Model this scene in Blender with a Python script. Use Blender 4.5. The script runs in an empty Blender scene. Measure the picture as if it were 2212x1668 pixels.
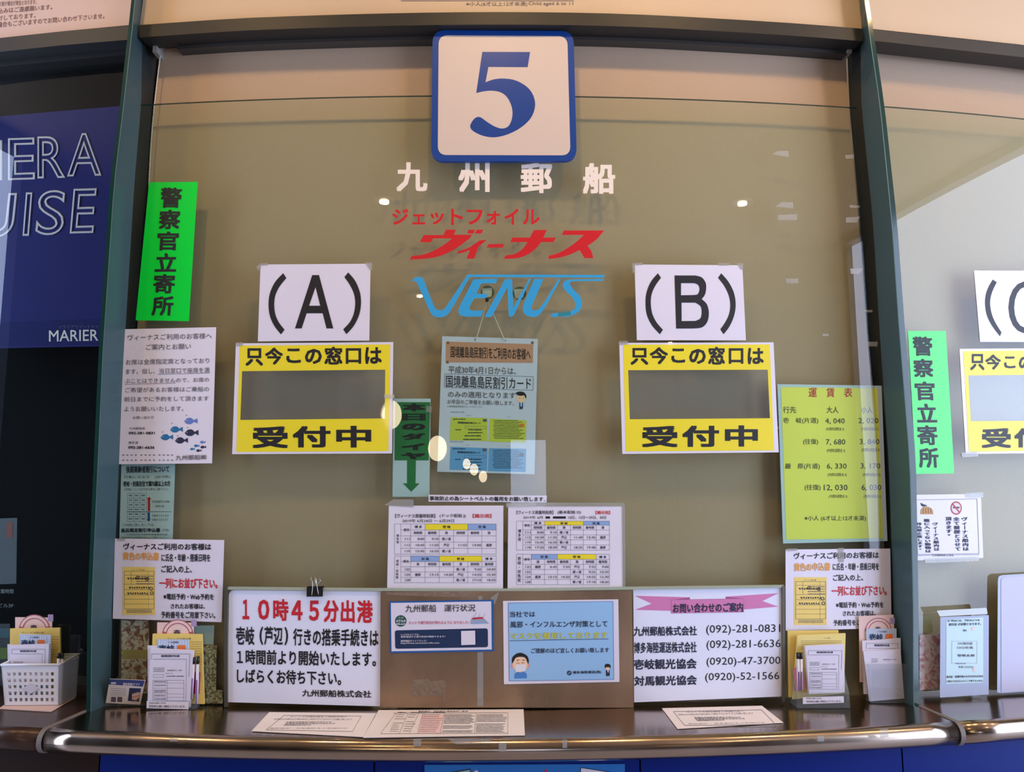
import bpy, bmesh, math, random
import numpy as np
from mathutils import Matrix, Vector
from mathutils.geometry import tessellate_polygon
random.seed(7)
SC = bpy.context.scene
COL = SC.collection

# ------------------------------------------------------------------ camera
EYE = 1.45
PIT, YAW, ROL, CX, R = 0.12668645, -0.00800282, 0.00252113, 0.05594458, 8.5386
F, PX0, PY0 = 1700.0, 1106.0, 834.0
def _rot(p, y, r):
    cp, sp = math.cos(p), math.sin(p); cy, sy = math.cos(y), math.sin(y); cr, sr = math.cos(r), math.sin(r)
    return (np.array([[cy, -sy, 0], [sy, cy, 0], [0, 0, 1]]) @ np.array([[1, 0, 0], [0, cp, -sp], [0, sp, cp]])
            @ np.array([[cr, 0, sr], [0, 1, 0], [-sr, 0, cr]]))
M = _rot(PIT, YAW, ROL)
CAM = np.array([CX, -2.1, EYE])
cd = bpy.data.cameras.new('camera'); co = bpy.data.objects.new('camera', cd); COL.objects.link(co)
cd.sensor_width = 36; cd.lens = F / 2212 * 36; cd.clip_start = 0.05
co.matrix_world = Matrix([[M[0, 0], M[0, 2], -M[0, 1], CAM[0]], [M[1, 0], M[1, 2], -M[1, 1], CAM[1]],
                          [M[2, 0], M[2, 2], -M[2, 1], CAM[2]], [0, 0, 0, 1]])
SC.camera = co

# ------------------------------------------------------------------ world and light
vs = SC.view_settings
vs.view_transform = 'Standard'; vs.look = 'None'; vs.gamma = 1; vs.use_curve_mapping = False; vs.exposure = 0.0
w = bpy.data.worlds.new('sky'); SC.world = w; w.use_nodes = True
bg = w.node_tree.nodes['Background']; bg.inputs[0].default_value = (0.63, 0.75, 1.06, 1); bg.inputs[1].default_value = 7.0
CEIL = 3.4
def lin(c):
    return tuple(((v / 255) / 12.92 if v / 255 <= 0.04045 else ((v / 255 + 0.055) / 1.055) ** 2.4) for v in c)
def portal(loc, rot, sx, sy):
    l = bpy.data.lights.new('window_and_fill_daylight', 'AREA'); l.shape = 'RECTANGLE'; l.size = sx; l.size_y = sy
    o = bpy.data.objects.new('window_and_fill_daylight', l); COL.objects.link(o); o.location = loc; o.rotation_euler = rot
    l.cycles.is_portal = True
portal((3.6, -1.85, 1.69), (0, math.radians(90), 0), 3.3, 2.9)
portal((-3.2, -.75, 1.7), (0, math.radians(-90), 0), 3.2, 1.1)  # unseen left opening, added to bring cool fill light from that side
portal((0.62, -9.0, 1.6), (math.radians(90), 0, 0), .7, 1.0)
WARM = (1.0, 0.64, 0.27)
LAMPS = [(-1.95, -.78, 1), (-1.0, -.78, 1), (0.02, -.78, 1.0), (0.75, -.78, 1.1), (1.75, -.78, 1), (2.7, -.78, 1),
         (-0.98, -3.06, .8), (2.21, -2.87, .8), (-1.07, -5.78, .8), (3.3, -8.2, .8)]
for x, y, k in LAMPS:
    l = bpy.data.lights.new('downlight_lamp', 'AREA'); l.shape = 'DISK'; l.size = 0.085; l.energy = 6.6 * k; l.color = WARM
    o = bpy.data.objects.new('downlight_lamp', l); COL.objects.link(o); o.location = (x, y, CEIL - 0.014)

# ------------------------------------------------------------------ surfaces: pixel ray -> point on a real surface
def rays(x, y):
    d = np.stack([(x - PX0) / F, np.ones_like(x), -(y - PY0) / F], -1)
    return d @ M.T
class Arc:                        # vertical cylinder the counter front follows; off > 0 is towards the lobby
    def __init__(s, off=0.0): s.o = off
    def at(s, x, y, k=0.0):
        x = np.asarray(x, float); y = np.asarray(y, float); d = rays(x, y)
        ox, oy = CAM[0], CAM[1] - R; rr = R + s.o + k
        a = d[..., 0] ** 2 + d[..., 1] ** 2; b = 2 * (ox * d[..., 0] + oy * d[..., 1]); c = ox * ox + oy * oy - rr ** 2
        t = (-b - np.sqrt(b * b - 4 * a * c)) / (2 * a)
        return CAM + d * t[..., None]
class Plane:                      # any flat surface: point, normal (towards the viewer)
    def __init__(s, p, n): s.p = np.array(p, float); s.n = np.array(n, float) / np.linalg.norm(n)
    def at(s, x, y, k=0.0):
        x = np.asarray(x, float); y = np.asarray(y, float); d = rays(x, y)
        t = ((s.p - CAM) @ s.n) / (d @ s.n)
        P = CAM + d * t[..., None]
        return P + s.n * (np.asarray(k)[..., None] if np.ndim(k) else k)
def hz(z): return Plane((0, 0, z), (0, 0, 1))
def vert_through(px, py, z=0.887, tilt=0.0, yaw=0.0):   # upright plane standing where pixel (px,py) meets height z
    p = hz(z).at(px, py)
    n = np.array([math.sin(yaw), -math.cos(yaw), math.tan(tilt)])
    return Plane(p, n)
CT = 0.887                        # height of the counter top
def arcxy(X, off):                # real plan position on the arc
    th = math.asin(X / R); r = R + off
    return (r * math.sin(th), R - r * math.cos(th))

# ------------------------------------------------------------------ materials
MC = {}
def mat(name, rgb, rough=0.5, metal=0.0, noise=0.0, nscale=40, bump=0.0, emit=None, spec=0.5, coat=0.0, stretch=None, rvar=0.0, alpha=None, raw=False):
    if name in MC: return MC[name]
    m = bpy.data.materials.new(name); m.use_nodes = True; nt = m.node_tree; b = nt.nodes['Principled BSDF']
    c = rgb if raw else lin(rgb)
    b.inputs['Base Color'].default_value = (*c, 1); b.inputs['Roughness'].default_value = rough; b.inputs['Metallic'].default_value = metal
    b.inputs['Specular IOR Level'].default_value = spec; b.inputs['Coat Weight'].default_value = coat; b.inputs['Coat Roughness'].default_value = 0.06
    if noise or bump or rvar:
        tc = nt.nodes.new('ShaderNodeTexCoord'); mp = nt.nodes.new('ShaderNodeMapping'); n = nt.nodes.new('ShaderNodeTexNoise')
        mp.inputs['Scale'].default_value = stretch or (1, 1, 1); n.inputs['Scale'].default_value = nscale; n.inputs['Detail'].default_value = 5
        nt.links.new(tc.outputs['Object'], mp.inputs[0]); nt.links.new(mp.outputs[0], n.inputs['Vector'])
        if noise:
            mx = nt.nodes.new('ShaderNodeMixRGB'); mx.blend_type = 'MULTIPLY'; mx.inputs[0].default_value = 1
            mr = nt.nodes.new('ShaderNodeMapRange'); mr.inputs['From Min'].default_value = .3; mr.inputs['From Max'].default_value = .7
            mr.inputs['To Min'].default_value = 1 - noise; mr.inputs['To Max'].default_value = 1.0
            nt.links.new(n.outputs[0], mr.inputs[0]); mx.inputs[1].default_value = (*c, 1); nt.links.new(mr.outputs[0], mx.inputs[2])
            nt.links.new(mx.outputs[0], b.inputs['Base Color'])
        if rvar:
            m2 = nt.nodes.new('ShaderNodeMapRange'); m2.inputs['From Min'].default_value = .3; m2.inputs['From Max'].default_value = .7
            m2.inputs['To Min'].default_value = max(0, rough - rvar); m2.inputs['To Max'].default_value = rough + rvar
            nt.links.new(n.outputs[0], m2.inputs[0]); nt.links.new(m2.outputs[0], b.inputs['Roughness'])
        if bump:
            bp = nt.nodes.new('ShaderNodeBump'); bp.inputs['Strength'].default_value = bump; bp.inputs['Distance'].default_value = .002
            nt.links.new(n.outputs[0], bp.inputs['Height']); nt.links.new(bp.outputs[0], b.inputs['Normal'])
    if emit: b.inputs['Emission Color'].default_value = (*emit[0], 1); b.inputs['Emission Strength'].default_value = emit[1]
    MC[name] = m; return m
def clear_mat(name, tint, ior=1.5, rough=0.0, haze=0.0, hcol=(.8, .8, .8)):
    if name in MC: return MC[name]
    m = bpy.data.materials.new(name); m.use_nodes = True; nt = m.node_tree; nt.nodes.remove(nt.nodes['Principled BSDF'])
    out = nt.nodes['Material Output']; tr = nt.nodes.new('ShaderNodeBsdfTransparent'); tr.inputs[0].default_value = (*tint, 1)
    last = tr.outputs[0]
    if haze:
        df = nt.nodes.new('ShaderNodeBsdfDiffuse'); df.inputs[0].default_value = (*hcol, 1); mh = nt.nodes.new('ShaderNodeMixShader')
        mh.inputs[0].default_value = haze; nt.links.new(last, mh.inputs[1]); nt.links.new(df.outputs[0], mh.inputs[2]); last = mh.outputs[0]
    if ior:
        gl = nt.nodes.new('ShaderNodeBsdfGlossy'); gl.inputs['Roughness'].default_value = rough; gl.inputs[0].default_value = (1, 1, 1, 1)
        fr = nt.nodes.new('ShaderNodeFresnel'); ge = nt.nodes.new('ShaderNodeNewGeometry'); mi = nt.nodes.new('ShaderNodeMapRange')
        mi.inputs['To Min'].default_value = ior; mi.inputs['To Max'].default_value = 1 / ior; nt.links.new(ge.outputs['Backfacing'], mi.inputs[0]); nt.links.new(mi.outputs[0], fr.inputs[0]); mx = nt.nodes.new('ShaderNodeMixShader')
        nt.links.new(fr.outputs[0], mx.inputs[0]); nt.links.new(last, mx.inputs[1]); nt.links.new(gl.outputs[0], mx.inputs[2]); last = mx.outputs[0]
    nt.links.new(last, out.inputs[0]); MC[name] = m; return m
def marble_mat(name, c1, c2, scale):
    m = mat(name, c1, .6, noise=0); nt = m.node_tree; b = nt.nodes['Principled BSDF']
    tc = nt.nodes.new('ShaderNodeTexCoord'); n = nt.nodes.new('ShaderNodeTexNoise'); n.inputs['Scale'].default_value = scale; n.inputs['Detail'].default_value = 8
    n.inputs['Distortion'].default_value = 1.2; r = nt.nodes.new('ShaderNodeValToRGB')
    r.color_ramp.elements[0].position = .42; r.color_ramp.elements[1].position = .56
    r.color_ramp.elements[0].color = (*lin(c2), 1); r.color_ramp.elements[1].color = (*lin(c1), 1)
    nt.links.new(tc.outputs['Object'], n.inputs['Vector']); nt.links.new(n.outputs[0], r.inputs[0]); nt.links.new(r.outputs[0], b.inputs['Base Color'])
    return m
PAPER = mat('white_paper', (226, 222, 236), .45, noise=.03, nscale=9, coat=.25)
PAPERM = mat('matte_white_paper', (226, 222, 234), .6, noise=.04, nscale=12)
COPY = mat('cream_copy_paper', (236, 226, 220), .55, noise=.05, nscale=14)
INK = mat('black_ink', (24, 24, 30), .5); INKG = mat('grey_ink', (95, 90, 100), .6); INKN = mat('navy_ink', (30, 34, 62), .55)
LGREY = mat('pale_grey_print', (176, 176, 186), .6)
RED = mat('red_ink', (200, 30, 45), .5); YEL = mat('yellow_print', (240, 222, 40), .45, noise=.03, nscale=8, coat=.25)
ORANGE = mat('orange_print', (232, 120, 50), .5); AMBER = mat('amber_print', (222, 160, 80), .6)
BLUEP = mat('light_blue_print', (140, 170, 215), .5); SKYP = mat('sky_blue_print', (150, 195, 235), .45, coat=.25)
NAVY = mat('navy_print', (18, 44, 84), .5); BBLUE = mat('blue_print', (30, 90, 160), .5)
GREENP = mat('signal_green_sheet', (0, 226, 62), .3, noise=.02, coat=.4)
YPAD = mat('yellow_form_paper', (236, 208, 112), .6, noise=.05, nscale=20)
PINKP = mat('pink_print', (240, 208, 202), .6, noise=.06, nscale=30); SKIN = mat('printed_skin_tone', (246, 205, 170), .6)
STEEL = mat('polished_steel', (178, 158, 140), .18, metal=1, rvar=.05, nscale=6, bump=.02, noise=.12)
PLATE = mat('brushed_steel_plate', (166, 138, 112), .3, metal=.6, rvar=.12, nscale=5, noise=.3, stretch=(1, 1, .5), bump=.03)
TAPE = clear_mat('clear_tape', (.86, .86, .84), 1.45, .12, .22, (.75, .74, .7))
FILM = clear_mat('clear_film', (.90, .91, .90), 1.5, .03, .06, (.7, .7, .68))
ACRY = clear_mat('clear_acrylic', (.93, .95, .96), 1.45, .02, .05, (.75, .8, .85))
GLASSF = clear_mat('green_tinted_glass', (.84, .92, .86), 1.5, .0)
GLASSB = clear_mat('glass_back_face', (.97, .985, .97), None)
GEDGE = mat('green_glass_edge', (34, 78, 70), .15, noise=.1)
BLACKP = mat('black_plastic', (22, 22, 24), .35)

# ------------------------------------------------------------------ builders
class Thing:
    def __init__(s, name, label=None, cat=None, group=None, kind=None):
        s.name, s.label, s.cat, s.group, s.kind = name, label, cat, group, kind; s.parts = []; s.idx = {}
    def add(s, part, V, Fc, m, label=None, sep=False, sub=None, kind=None, smooth=False):
        V = np.asarray(V, float).reshape(-1, 3)
        key = (part, m.name, sub)
        if sep or key not in s.idx:
            s.parts.append(dict(n=part, V=[V], F=[list(f) for f in Fc], c=len(V), m=m, l=label, sub=sub, k=kind, sm=smooth)); 
            if not sep: s.idx[key] = s.parts[-1]
            return
        p = s.idx[key]; c = p['c']; p['V'].append(V); p['F'] += [[i + c for i in f] for f in Fc]; p['c'] += len(V)
    def done(s, single=False):
        allv = np.concatenate([v for p in s.parts for v in p['V']])
        base = np.array([(allv[:, 0].min() + allv[:, 0].max()) / 2, (allv[:, 1].min() + allv[:, 1].max()) / 2, allv[:, 2].min()])
        def mk(nm, p):
            me = bpy.data.meshes.new(nm); me.from_pydata([tuple(v) for v in (np.concatenate(p['V']) - base)], [], p['F']); me.materials.append(p['m'])
            if p['sm']: me.shade_smooth()
            o = bpy.data.objects.new(nm, me); COL.objects.link(o); return o
        if len(s.parts) == 1: root = mk(s.name, s.parts[0])
        else:
            root = bpy.data.objects.new(s.name, None); root.empty_display_size = .05; COL.objects.link(root)
        root.location = base
        objs = {}
        if len(s.parts) > 1:
            for p in s.parts:
                o = mk(p['n'], p); o.parent = objs.get(p['sub'], root) if p['sub'] else root
                if p['l']: o['label'] = p['l']
                if p['k'] or p['n'] in STUFF: o['kind'] = p['k'] or 'stuff'
                objs.setdefault(p['n'], o)
        if s.label: root['label'] = s.label
        if s.cat: root['category'] = s.cat
        if s.group: root['group'] = s.group
        if s.kind: root['kind'] = s.kind
        s.root = root; return root
def boxvf(x0, x1, y0, y1, z0, z1):
    V = [(x, y, z) for z in (z0, z1) for y in (y0, y1) for x in (x0, x1)]
    return V, [(0, 2, 3, 1), (4, 5, 7, 6), (0, 1, 5, 4), (1, 3, 7, 5), (3, 2, 6, 7), (2, 0, 4, 6)]
def tube(pts, r, n=6):
    pts = [np.array(p, float) for p in pts]; V, Fc = [], []
    up = np.array([.13, .31, .94])
    for i, p in enumerate(pts):
        t = pts[min(i + 1, len(pts) - 1)] - pts[max(i - 1, 0)]; t /= np.linalg.norm(t)
        a = np.cross(t, up); a /= np.linalg.norm(a); b = np.cross(t, a)
        V += [p + r * (math.cos(2 * math.pi * k / n) * a + math.sin(2 * math.pi * k / n) * b) for k in range(n)]
    for i in range(len(pts) - 1):
        for k in range(n): Fc.append((i * n + k, i * n + (k + 1) % n, (i + 1) * n + (k + 1) % n, (i + 1) * n + k))
    Fc += [tuple(range(n))[::-1], tuple(range((len(pts) - 1) * n, len(pts) * n))]
    return V, Fc
def sphere(c, r, n=10, m=8):
    V, Fc = [], []
    for i in range(m + 1):
        a = math.pi * i / m
        for k in range(n): b = 2 * math.pi * k / n; V.append((c[0] + r * math.sin(a) * math.cos(b), c[1] + r * math.sin(a) * math.sin(b), c[2] + r * math.cos(a)))
    for i in range(m):
        for k in range(n): Fc.append((i * n + k, (i + 1) * n + k, (i + 1) * n + (k + 1) % n, i * n + (k + 1) % n))
    return V, Fc
def catmull(pts, n=6, closed=False):
    P = [np.array(p, float) for p in pts]; out = []; N = len(P)
    rng = range(N) if closed else range(N - 1)
    for i in rng:
        g = (lambda j: P[j % N]) if closed else (lambda j: P[max(0, min(N - 1, j))])
        p0, p1, p2, p3 = g(i - 1), g(i), g(i + 1), g(i + 2)
        for k in range(n):
            t = k / n; out.append(.5 * ((2 * p1) + (-p0 + p2) * t + (2 * p0 - 5 * p1 + 4 * p2 - p3) * t * t + (-p0 + 3 * p1 - 3 * p2 + p3) * t ** 3))
    if not closed: out.append(P[-1])
    return [tuple(p) for p in out]
def path(items):                   # tuples are corners, lists are smooth runs
    out = []
    for it in items:
        out += catmull(it, 5) if isinstance(it, list) else [it]
    res = [out[0]]
    for p in out[1:]:
        if abs(p[0] - res[-1][0]) + abs(p[1] - res[-1][1]) > 1e-3: res.append(p)
    if abs(res[0][0] - res[-1][0]) + abs(res[0][1] - res[-1][1]) < 1e-3: res.pop()
    return res
_fc = {}
def glyphs(s, bold=0.0, shear=0.0, outline=None):
    k = (s, bold, shear, outline)
    if k in _fc: return _fc[k]
    cu = bpy.data.curves.new('t', 'FONT'); cu.body = s; cu.shear = shear; cu.resolution_u = 2 if outline is None else 6
    if outline: cu.fill_mode = 'NONE'; cu.bevel_depth = outline; cu.bevel_resolution = 1
    o = bpy.data.objects.new('t', cu); COL.objects.link(o)
    me = bpy.data.meshes.new_from_object(o.evaluated_get(bpy.context.evaluated_depsgraph_get()))
    V = np.empty(len(me.vertices) * 3); me.vertices.foreach_get('co', V); V = V.reshape(-1, 3)
    Fc = [tuple(p.vertices) for p in me.polygons]
    if bold > 0.001 and len(V):          # heavier weight: the same outline laid down four times, a hair apart
        n = len(V); F0 = Fc; Fc = []; Vs = []
        for q, (a, c) in enumerate(((-1, -1), (1, -1), (1, 1), (-1, 1))):
            Vs.append(V + np.array([a * bold, c * bold, 0])); Fc += [tuple(i + q * n for i in f) for f in F0]
        V = np.concatenate(Vs)
    bpy.data.objects.remove(o); bpy.data.curves.remove(cu); bpy.data.meshes.remove(me)
    _fc[k] = (V, Fc); return _fc[k]
LV = 0.00035
STUFF = {'lettering', 'fine_print', 'dash', 'printed_fish', 'printed_heart', 'handwriting', 'header_band', 'stripe', 'ruled_line', 'fish_eye', 'glue_residue', 'print', 'photo_food', 'grey_square', 'symbol', 'carrier_picture'}
class Sheet(Thing):
    """A printed flat thing. Coordinates are measured on an enlargement: origin o, scale s; surf is the real surface it lies on."""
    def __init__(s, name, label, cat, view, surf, group=None, kind=None):
        super().__init__(name, label, cat, group, kind); s.o = view[:2]; s.s = view[2]; s.surf = surf
    def w(s, pts, k=0.0):
        p = np.asarray(pts, float); return s.surf.at(s.o[0] + p[..., 0] / s.s, s.o[1] + p[..., 1] / s.s, k)
    def slab(s, q, m, part='paper', thick=.0008, lvl=0, nx=None, ny=1, label=None, sep=False, curl=None, sub=None):
        q = [np.array(p, float) for p in q]
        if nx is None: nx = max(1, int(np.linalg.norm(q[1] - q[0]) / s.s / 40))
        g = []
        for j in range(ny + 1):
            for i in range(nx + 1):
                u, v = i / nx, j / ny
                g.append((1 - v) * ((1 - u) * q[0] + u * q[1]) + v * ((1 - u) * q[3] + u * q[2]))
        g = np.array(g); kf = lvl * LV; a = s.w(g, kf); b = s.w(g, kf - thick) if thick else None
        if curl is not None:
            for idx, (i, j) in enumerate([(i, j) for j in range(ny + 1) for i in range(nx + 1)]):
                dv = np.array(curl(i / nx, j / ny)); a[idx] += dv; b[idx] += dv
        n = len(g); Fc = []
        for j in range(ny):
            for i in range(nx):
                k = j * (nx + 1) + i; Fc.append((k, k + nx + 1, k + nx + 2, k + 1))
                if thick: Fc.append((n + k, n + k + 1, n + k + nx + 2, n + k + nx + 1))
        if thick:
            rim = [i for i in range(nx + 1)] + [j * (nx + 1) + nx for j in range(1, ny + 1)] + [ny * (nx + 1) + i for i in range(nx - 1, -1, -1)] + [j * (nx + 1) for j in range(ny - 1, 0, -1)]
            for a0, b0 in zip(rim, rim[1:] + rim[:1]): Fc.append((a0, b0, n + b0, n + a0))
            V = np.concatenate([a, b])
        else: V = a
        s.add(part, V, Fc, m, label=label, sep=sep, sub=sub); return s
    def rect(s, x0, y0, x1, y1, m, part='print', lvl=1, dy=0, sub=None, dx=0):
        return s.slab([(x0, y0), (x1, y0 + dy), (x1 + dx, y1 + dy), (x0 + dx, y1)], m, part, 0, lvl, sub=sub)
    def quad(s, q, m, part='print', lvl=1, sub=None): return s.slab(q, m, part, 0, lvl, sub=sub)
    def poly(s, pts, m, part='print', lvl=1, thick=0, sep=False, label=None, sub=None, holes=()):
        loops = [list(pts)] + [list(h) for h in holes]
        flat = [p for l in loops for p in l]
        tris = tessellate_polygon([[Vector((p[0], p[1], 0)) for p in l] for l in loops])
        wpx = (max(p[0] for p in flat) - min(p[0] for p in flat)) / s.s
        if not thick and wpx > 30 and isinstance(s.surf, Arc):      # follow the curve of the glass: cut into upright strips
            bm = bmesh.new(); vv = [bm.verts.new((p[0], p[1], 0)) for p in flat]
            for t in tris:
                try: bm.faces.new([vv[i] for i in t])
                except ValueError: pass
            x0 = min(p[0] for p in flat); nb = int(wpx / 22) + 1
            for k in range(1, nb):
                bmesh.ops.bisect_plane(bm, geom=bm.verts[:] + bm.edges[:] + bm.faces[:], plane_co=(x0 + wpx * s.s * k / nb, 0, 0), plane_no=(1, 0, 0))
            bmesh.ops.triangulate(bm, faces=bm.faces[:]); bm.verts.index_update()
            flat = [(v.co.x, v.co.y) for v in bm.verts]; tris = [tuple(v.index for v in f.verts) for f in bm.faces]; bm.free()
        a = s.w(flat, lvl * LV); Fc = []
        for t in tris:
            p = [flat[i] for i in t]; ar = (p[1][0] - p[0][0]) * (p[2][1] - p[0][1]) - (p[1][1] - p[0][1]) * (p[2][0] - p[0][0])
            Fc.append(tuple(t) if ar < 0 else tuple(reversed(t)))
        V = a
        if thick:
            n = len(flat); V = np.concatenate([a, s.w(flat, lvl * LV - thick)]); Fc += [tuple(i + n for i in reversed(f)) for f in Fc]
            k0 = 0
            for l in loops:
                L = len(l)
                for i in range(L): j = (i + 1) % L; Fc.append((k0 + i, k0 + j, n + k0 + j, n + k0 + i))
                k0 += L
        s.add(part, V, Fc, m, sep=sep, label=label, sub=sub); return s
    def line(s, x0, y0, x1, y1, wd, m, part='print', lvl=1.5):
        d = np.array([x1 - x0, y1 - y0], float); d /= np.linalg.norm(d); nn = np.array([-d[1], d[0]]) * wd / 2; a, b = np.array([x0, y0]), np.array([x1, y1])
        return s.slab([a - nn, b - nn, b + nn, a + nn], m, part, 0, lvl)
    def frame(s, x0, y0, x1, y1, wd, m, part='print', lvl=1.5, dy=0, dx=0):
        s.line(x0, y0, x1, y0 + dy, wd, m, part, lvl); s.line(x0 + dx, y1, x1 + dx, y1 + dy, wd, m, part, lvl)
        s.line(x0, y0, x0 + dx, y1, wd, m, part, lvl); s.line(x1, y0 + dy, x1 + dx, y1 + dy, wd, m, part, lvl); return s
    def disc(s, x, y, rx, m, part='print', lvl=1, ry=None, n=24, sub=None):
        ry = ry or rx; return s.poly([(x + rx * math.cos(2 * math.pi * i / n), y + ry * math.sin(2 * math.pi * i / n)) for i in range(n)], m, part, lvl, sub=sub)
    def ring(s, x, y, r0, r1, m, part='print', lvl=1, a0=0, a1=360, n=32):
        A = [math.radians(a0 + (a1 - a0) * i / n) for i in range(n + 1)]
        return s.poly([(x + r1 * math.cos(a), y + r1 * math.sin(a)) for a in A] + [(x + r0 * math.cos(a), y + r0 * math.sin(a)) for a in reversed(A)], m, part, lvl)
    def text(s, t, x0, y0, x1, y1, m, b=.012, dy=0, dx=0, part='lettering', lvl=2, shear=0, outline=None, sep=False, em=False, thick=0, dxt=0):
        V, Fc = glyphs(t, b, shear, outline); bold4 = b > 0.001
        if not len(V): return s
        if em: lo = np.array([0, -.14]); hi = np.array([1.0, .90])
        else: lo = V[:, :2].min(0); hi = V[:, :2].max(0)
        u = (V[:, 0] - lo[0]) / max(hi[0] - lo[0], 1e-6); v = (V[:, 1] - lo[1]) / max(hi[1] - lo[1], 1e-6)
        X = x0 + u * (x1 - x0) + dx * (1 - v); Y = y1 - v * (y1 - y0) + dy * u
        if outline:
            Z = V[:, 2]; P = s.w(np.stack([X, Y], -1), lvl * LV); n = s.w(np.stack([X, Y], -1), lvl * LV + .001) - P
            P = P + n * 1000 * (Z * (y1 - y0) / s.s / 810 / max(hi[1] - lo[1], .1))[:, None]
            s.add(part, P, Fc, m, sep=sep); return s
        kk = lvl * LV + (np.repeat(np.arange(4), len(V) // 4) * 2.5e-5 if bold4 else 0)
        P = s.w(np.stack([X, Y], -1), kk)
        if thick:
            n = len(P); P2 = s.w(np.stack([X, Y], -1), lvl * LV - thick); ed = {}
            for f in Fc:
                for a, c in zip(f, f[1:] + f[:1]): ed[(a, c)] = 1
            side = [(a, a + n, c + n, c) for (a, c) in ed if (c, a) not in ed]
            Fc = list(Fc) + [tuple(i + n for i in reversed(f)) for f in Fc] + side; P = np.concatenate([P, P2])
        s.add(part, P, Fc, m, sep=sep); return s
    def vtext(s, t, xc0, y0, xc1, y1, wd, m, b=.012, part='lettering', lvl=2):
        n = len(t); h = (y1 - y0) / n
        for i, ch in enumerate(t):
            if ch == '　': continue
            xc = xc0 + (xc1 - xc0) * i / max(1, n - 1); ya = y0 + i * h
            if ch in 'ーィ' and ch == 'ー': s.rect(xc - wd * .06, ya + h * .08, xc + wd * .06, ya + h * .92, m, part, lvl); continue
            ox = wd * .3 if ch in '、。' else 0; oy = -h * .35 if ch in '、。' else 0
            s.text(ch, xc - wd / 2 + ox, ya + h * .02 + oy, xc + wd / 2 + ox, ya + h * .98 + oy, m, b, part=part, lvl=lvl, em=True)
        return s
    def blur(s, x0, y0, x1, y1, m, n=None, part='fine_print', lvl=1.6, seed=1):   # rows of tiny unreadable print
        rr = random.Random(seed); h = y1 - y0; x = x0
        while x < x1 - h * .3:
            wd = h * rr.uniform(.55, .95); k = rr.uniform(0, .25)
            s.rect(x, y0 + h * k, min(x + wd, x1), y1 - h * rr.uniform(0, .25), m, part, lvl)
            x += wd + h * rr.uniform(.12, .3)
        return s
    def tape(s, q, lvl=3):
        return s.slab(q, TAPE, 'tape', .00015, lvl, sep=True)

# ------------------------------------------------------------------ lobby room (behind the camera) and back office
CREAM = mat('cream_plaster', (196, 180, 156), .8, noise=.05, nscale=3, bump=.05)
def struct(name, V, Fc, m):
    t = Thing(name, kind='structure'); t.add(name, V, Fc, m); return t.done()
struct('floor', *boxvf(-3.4, 3.8, -9.2, 2, -.1, 0), mat('floor_vinyl', (176, 176, 182), .35, noise=.12, nscale=2))
struct('ceiling', *boxvf(-3.4, 3.8, -9.2, 2, CEIL, CEIL + .1), mat('ceiling_board', (172, 148, 122), .8, noise=.03, nscale=3, bump=.03))
WALLP = mat('cool_grey_plaster', (150, 152, 160), .8, noise=.05, nscale=3, bump=.05)
for nm, X0, X1, ya, yb, za, zb_ in (('wall_left', -3.3, -3.2, -1.3, -.2, .1, 3.3), ('wall_right', 3.6, 3.7, -3.3, -.4, .05, 3.34)):  # the opening in wall_left is an added one, for cool fill light
    wr = Thing(nm, kind='structure')
    for b in [(X0, X1, -9.2, 2, zb_, CEIL), (X0, X1, -9.2, 2, 0, za), (X0, X1, yb, 2, za, zb_), (X0, X1, -9.2, ya, za, zb_)]: wr.add('wall', *boxvf(*b), WALLP if X0 > 0 else mat('dark_navy_wall_paint', (34, 36, 50), .7, noise=.05, nscale=3))
    wr.done()
wb = Thing('wall_back', kind='structure')
for b in [(-3.2, .27, -9.1, -9, 0, CEIL), (.97, 3.6, -9.1, -9, 0, CEIL), (.27, .97, -9.1, -9, 2.1, CEIL), (.27, .97, -9.1, -9, 0, 1.1)]: wb.add('wall', *boxvf(*b), WALLP)
wb.done()
MULL = mat('window_frame_aluminium', (90, 92, 95), .4, metal=.6)
wn = Thing('window_4', kind='structure')
for k in range(2): wn.add('mullion', *boxvf(3.6, 3.66, -.42 - k * 2.86 - .03, -.42 - k * 2.86 + .03, .05, 3.34), MULL, sep=True)
wn.add('sill', *boxvf(3.6, 3.66, -3.3, -.4, .05, .11), MULL); wn.done()
def arc_box(t, part, x0, x1, o0, o1, z0, z1, m, n=24, **kw):
    V, Fc = [], []
    for i in range(n + 1):
        X = x0 + (x1 - x0) * i / n
        for o, z in ((o0, z0), (o1, z0), (o1, z1), (o0, z1)):
            V.append((*arcxy(X, o), z))
    for i in range(n):
        a = i * 4
        for k in range(4): Fc.append((a + k, a + (k + 1) % 4, a + 4 + (k + 1) % 4, a + 4 + k))
    Fc += [(3, 2, 1, 0), (n * 4, n * 4 + 1, n * 4 + 2, n * 4 + 3)]
    t.add(part, V, Fc, m, **kw)
t = Thing('wall_front', kind='structure'); arc_box(t, 'wall', -3.6, 3.8, -.75, -.65, 0, CEIL, CREAM); t.done()

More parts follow.
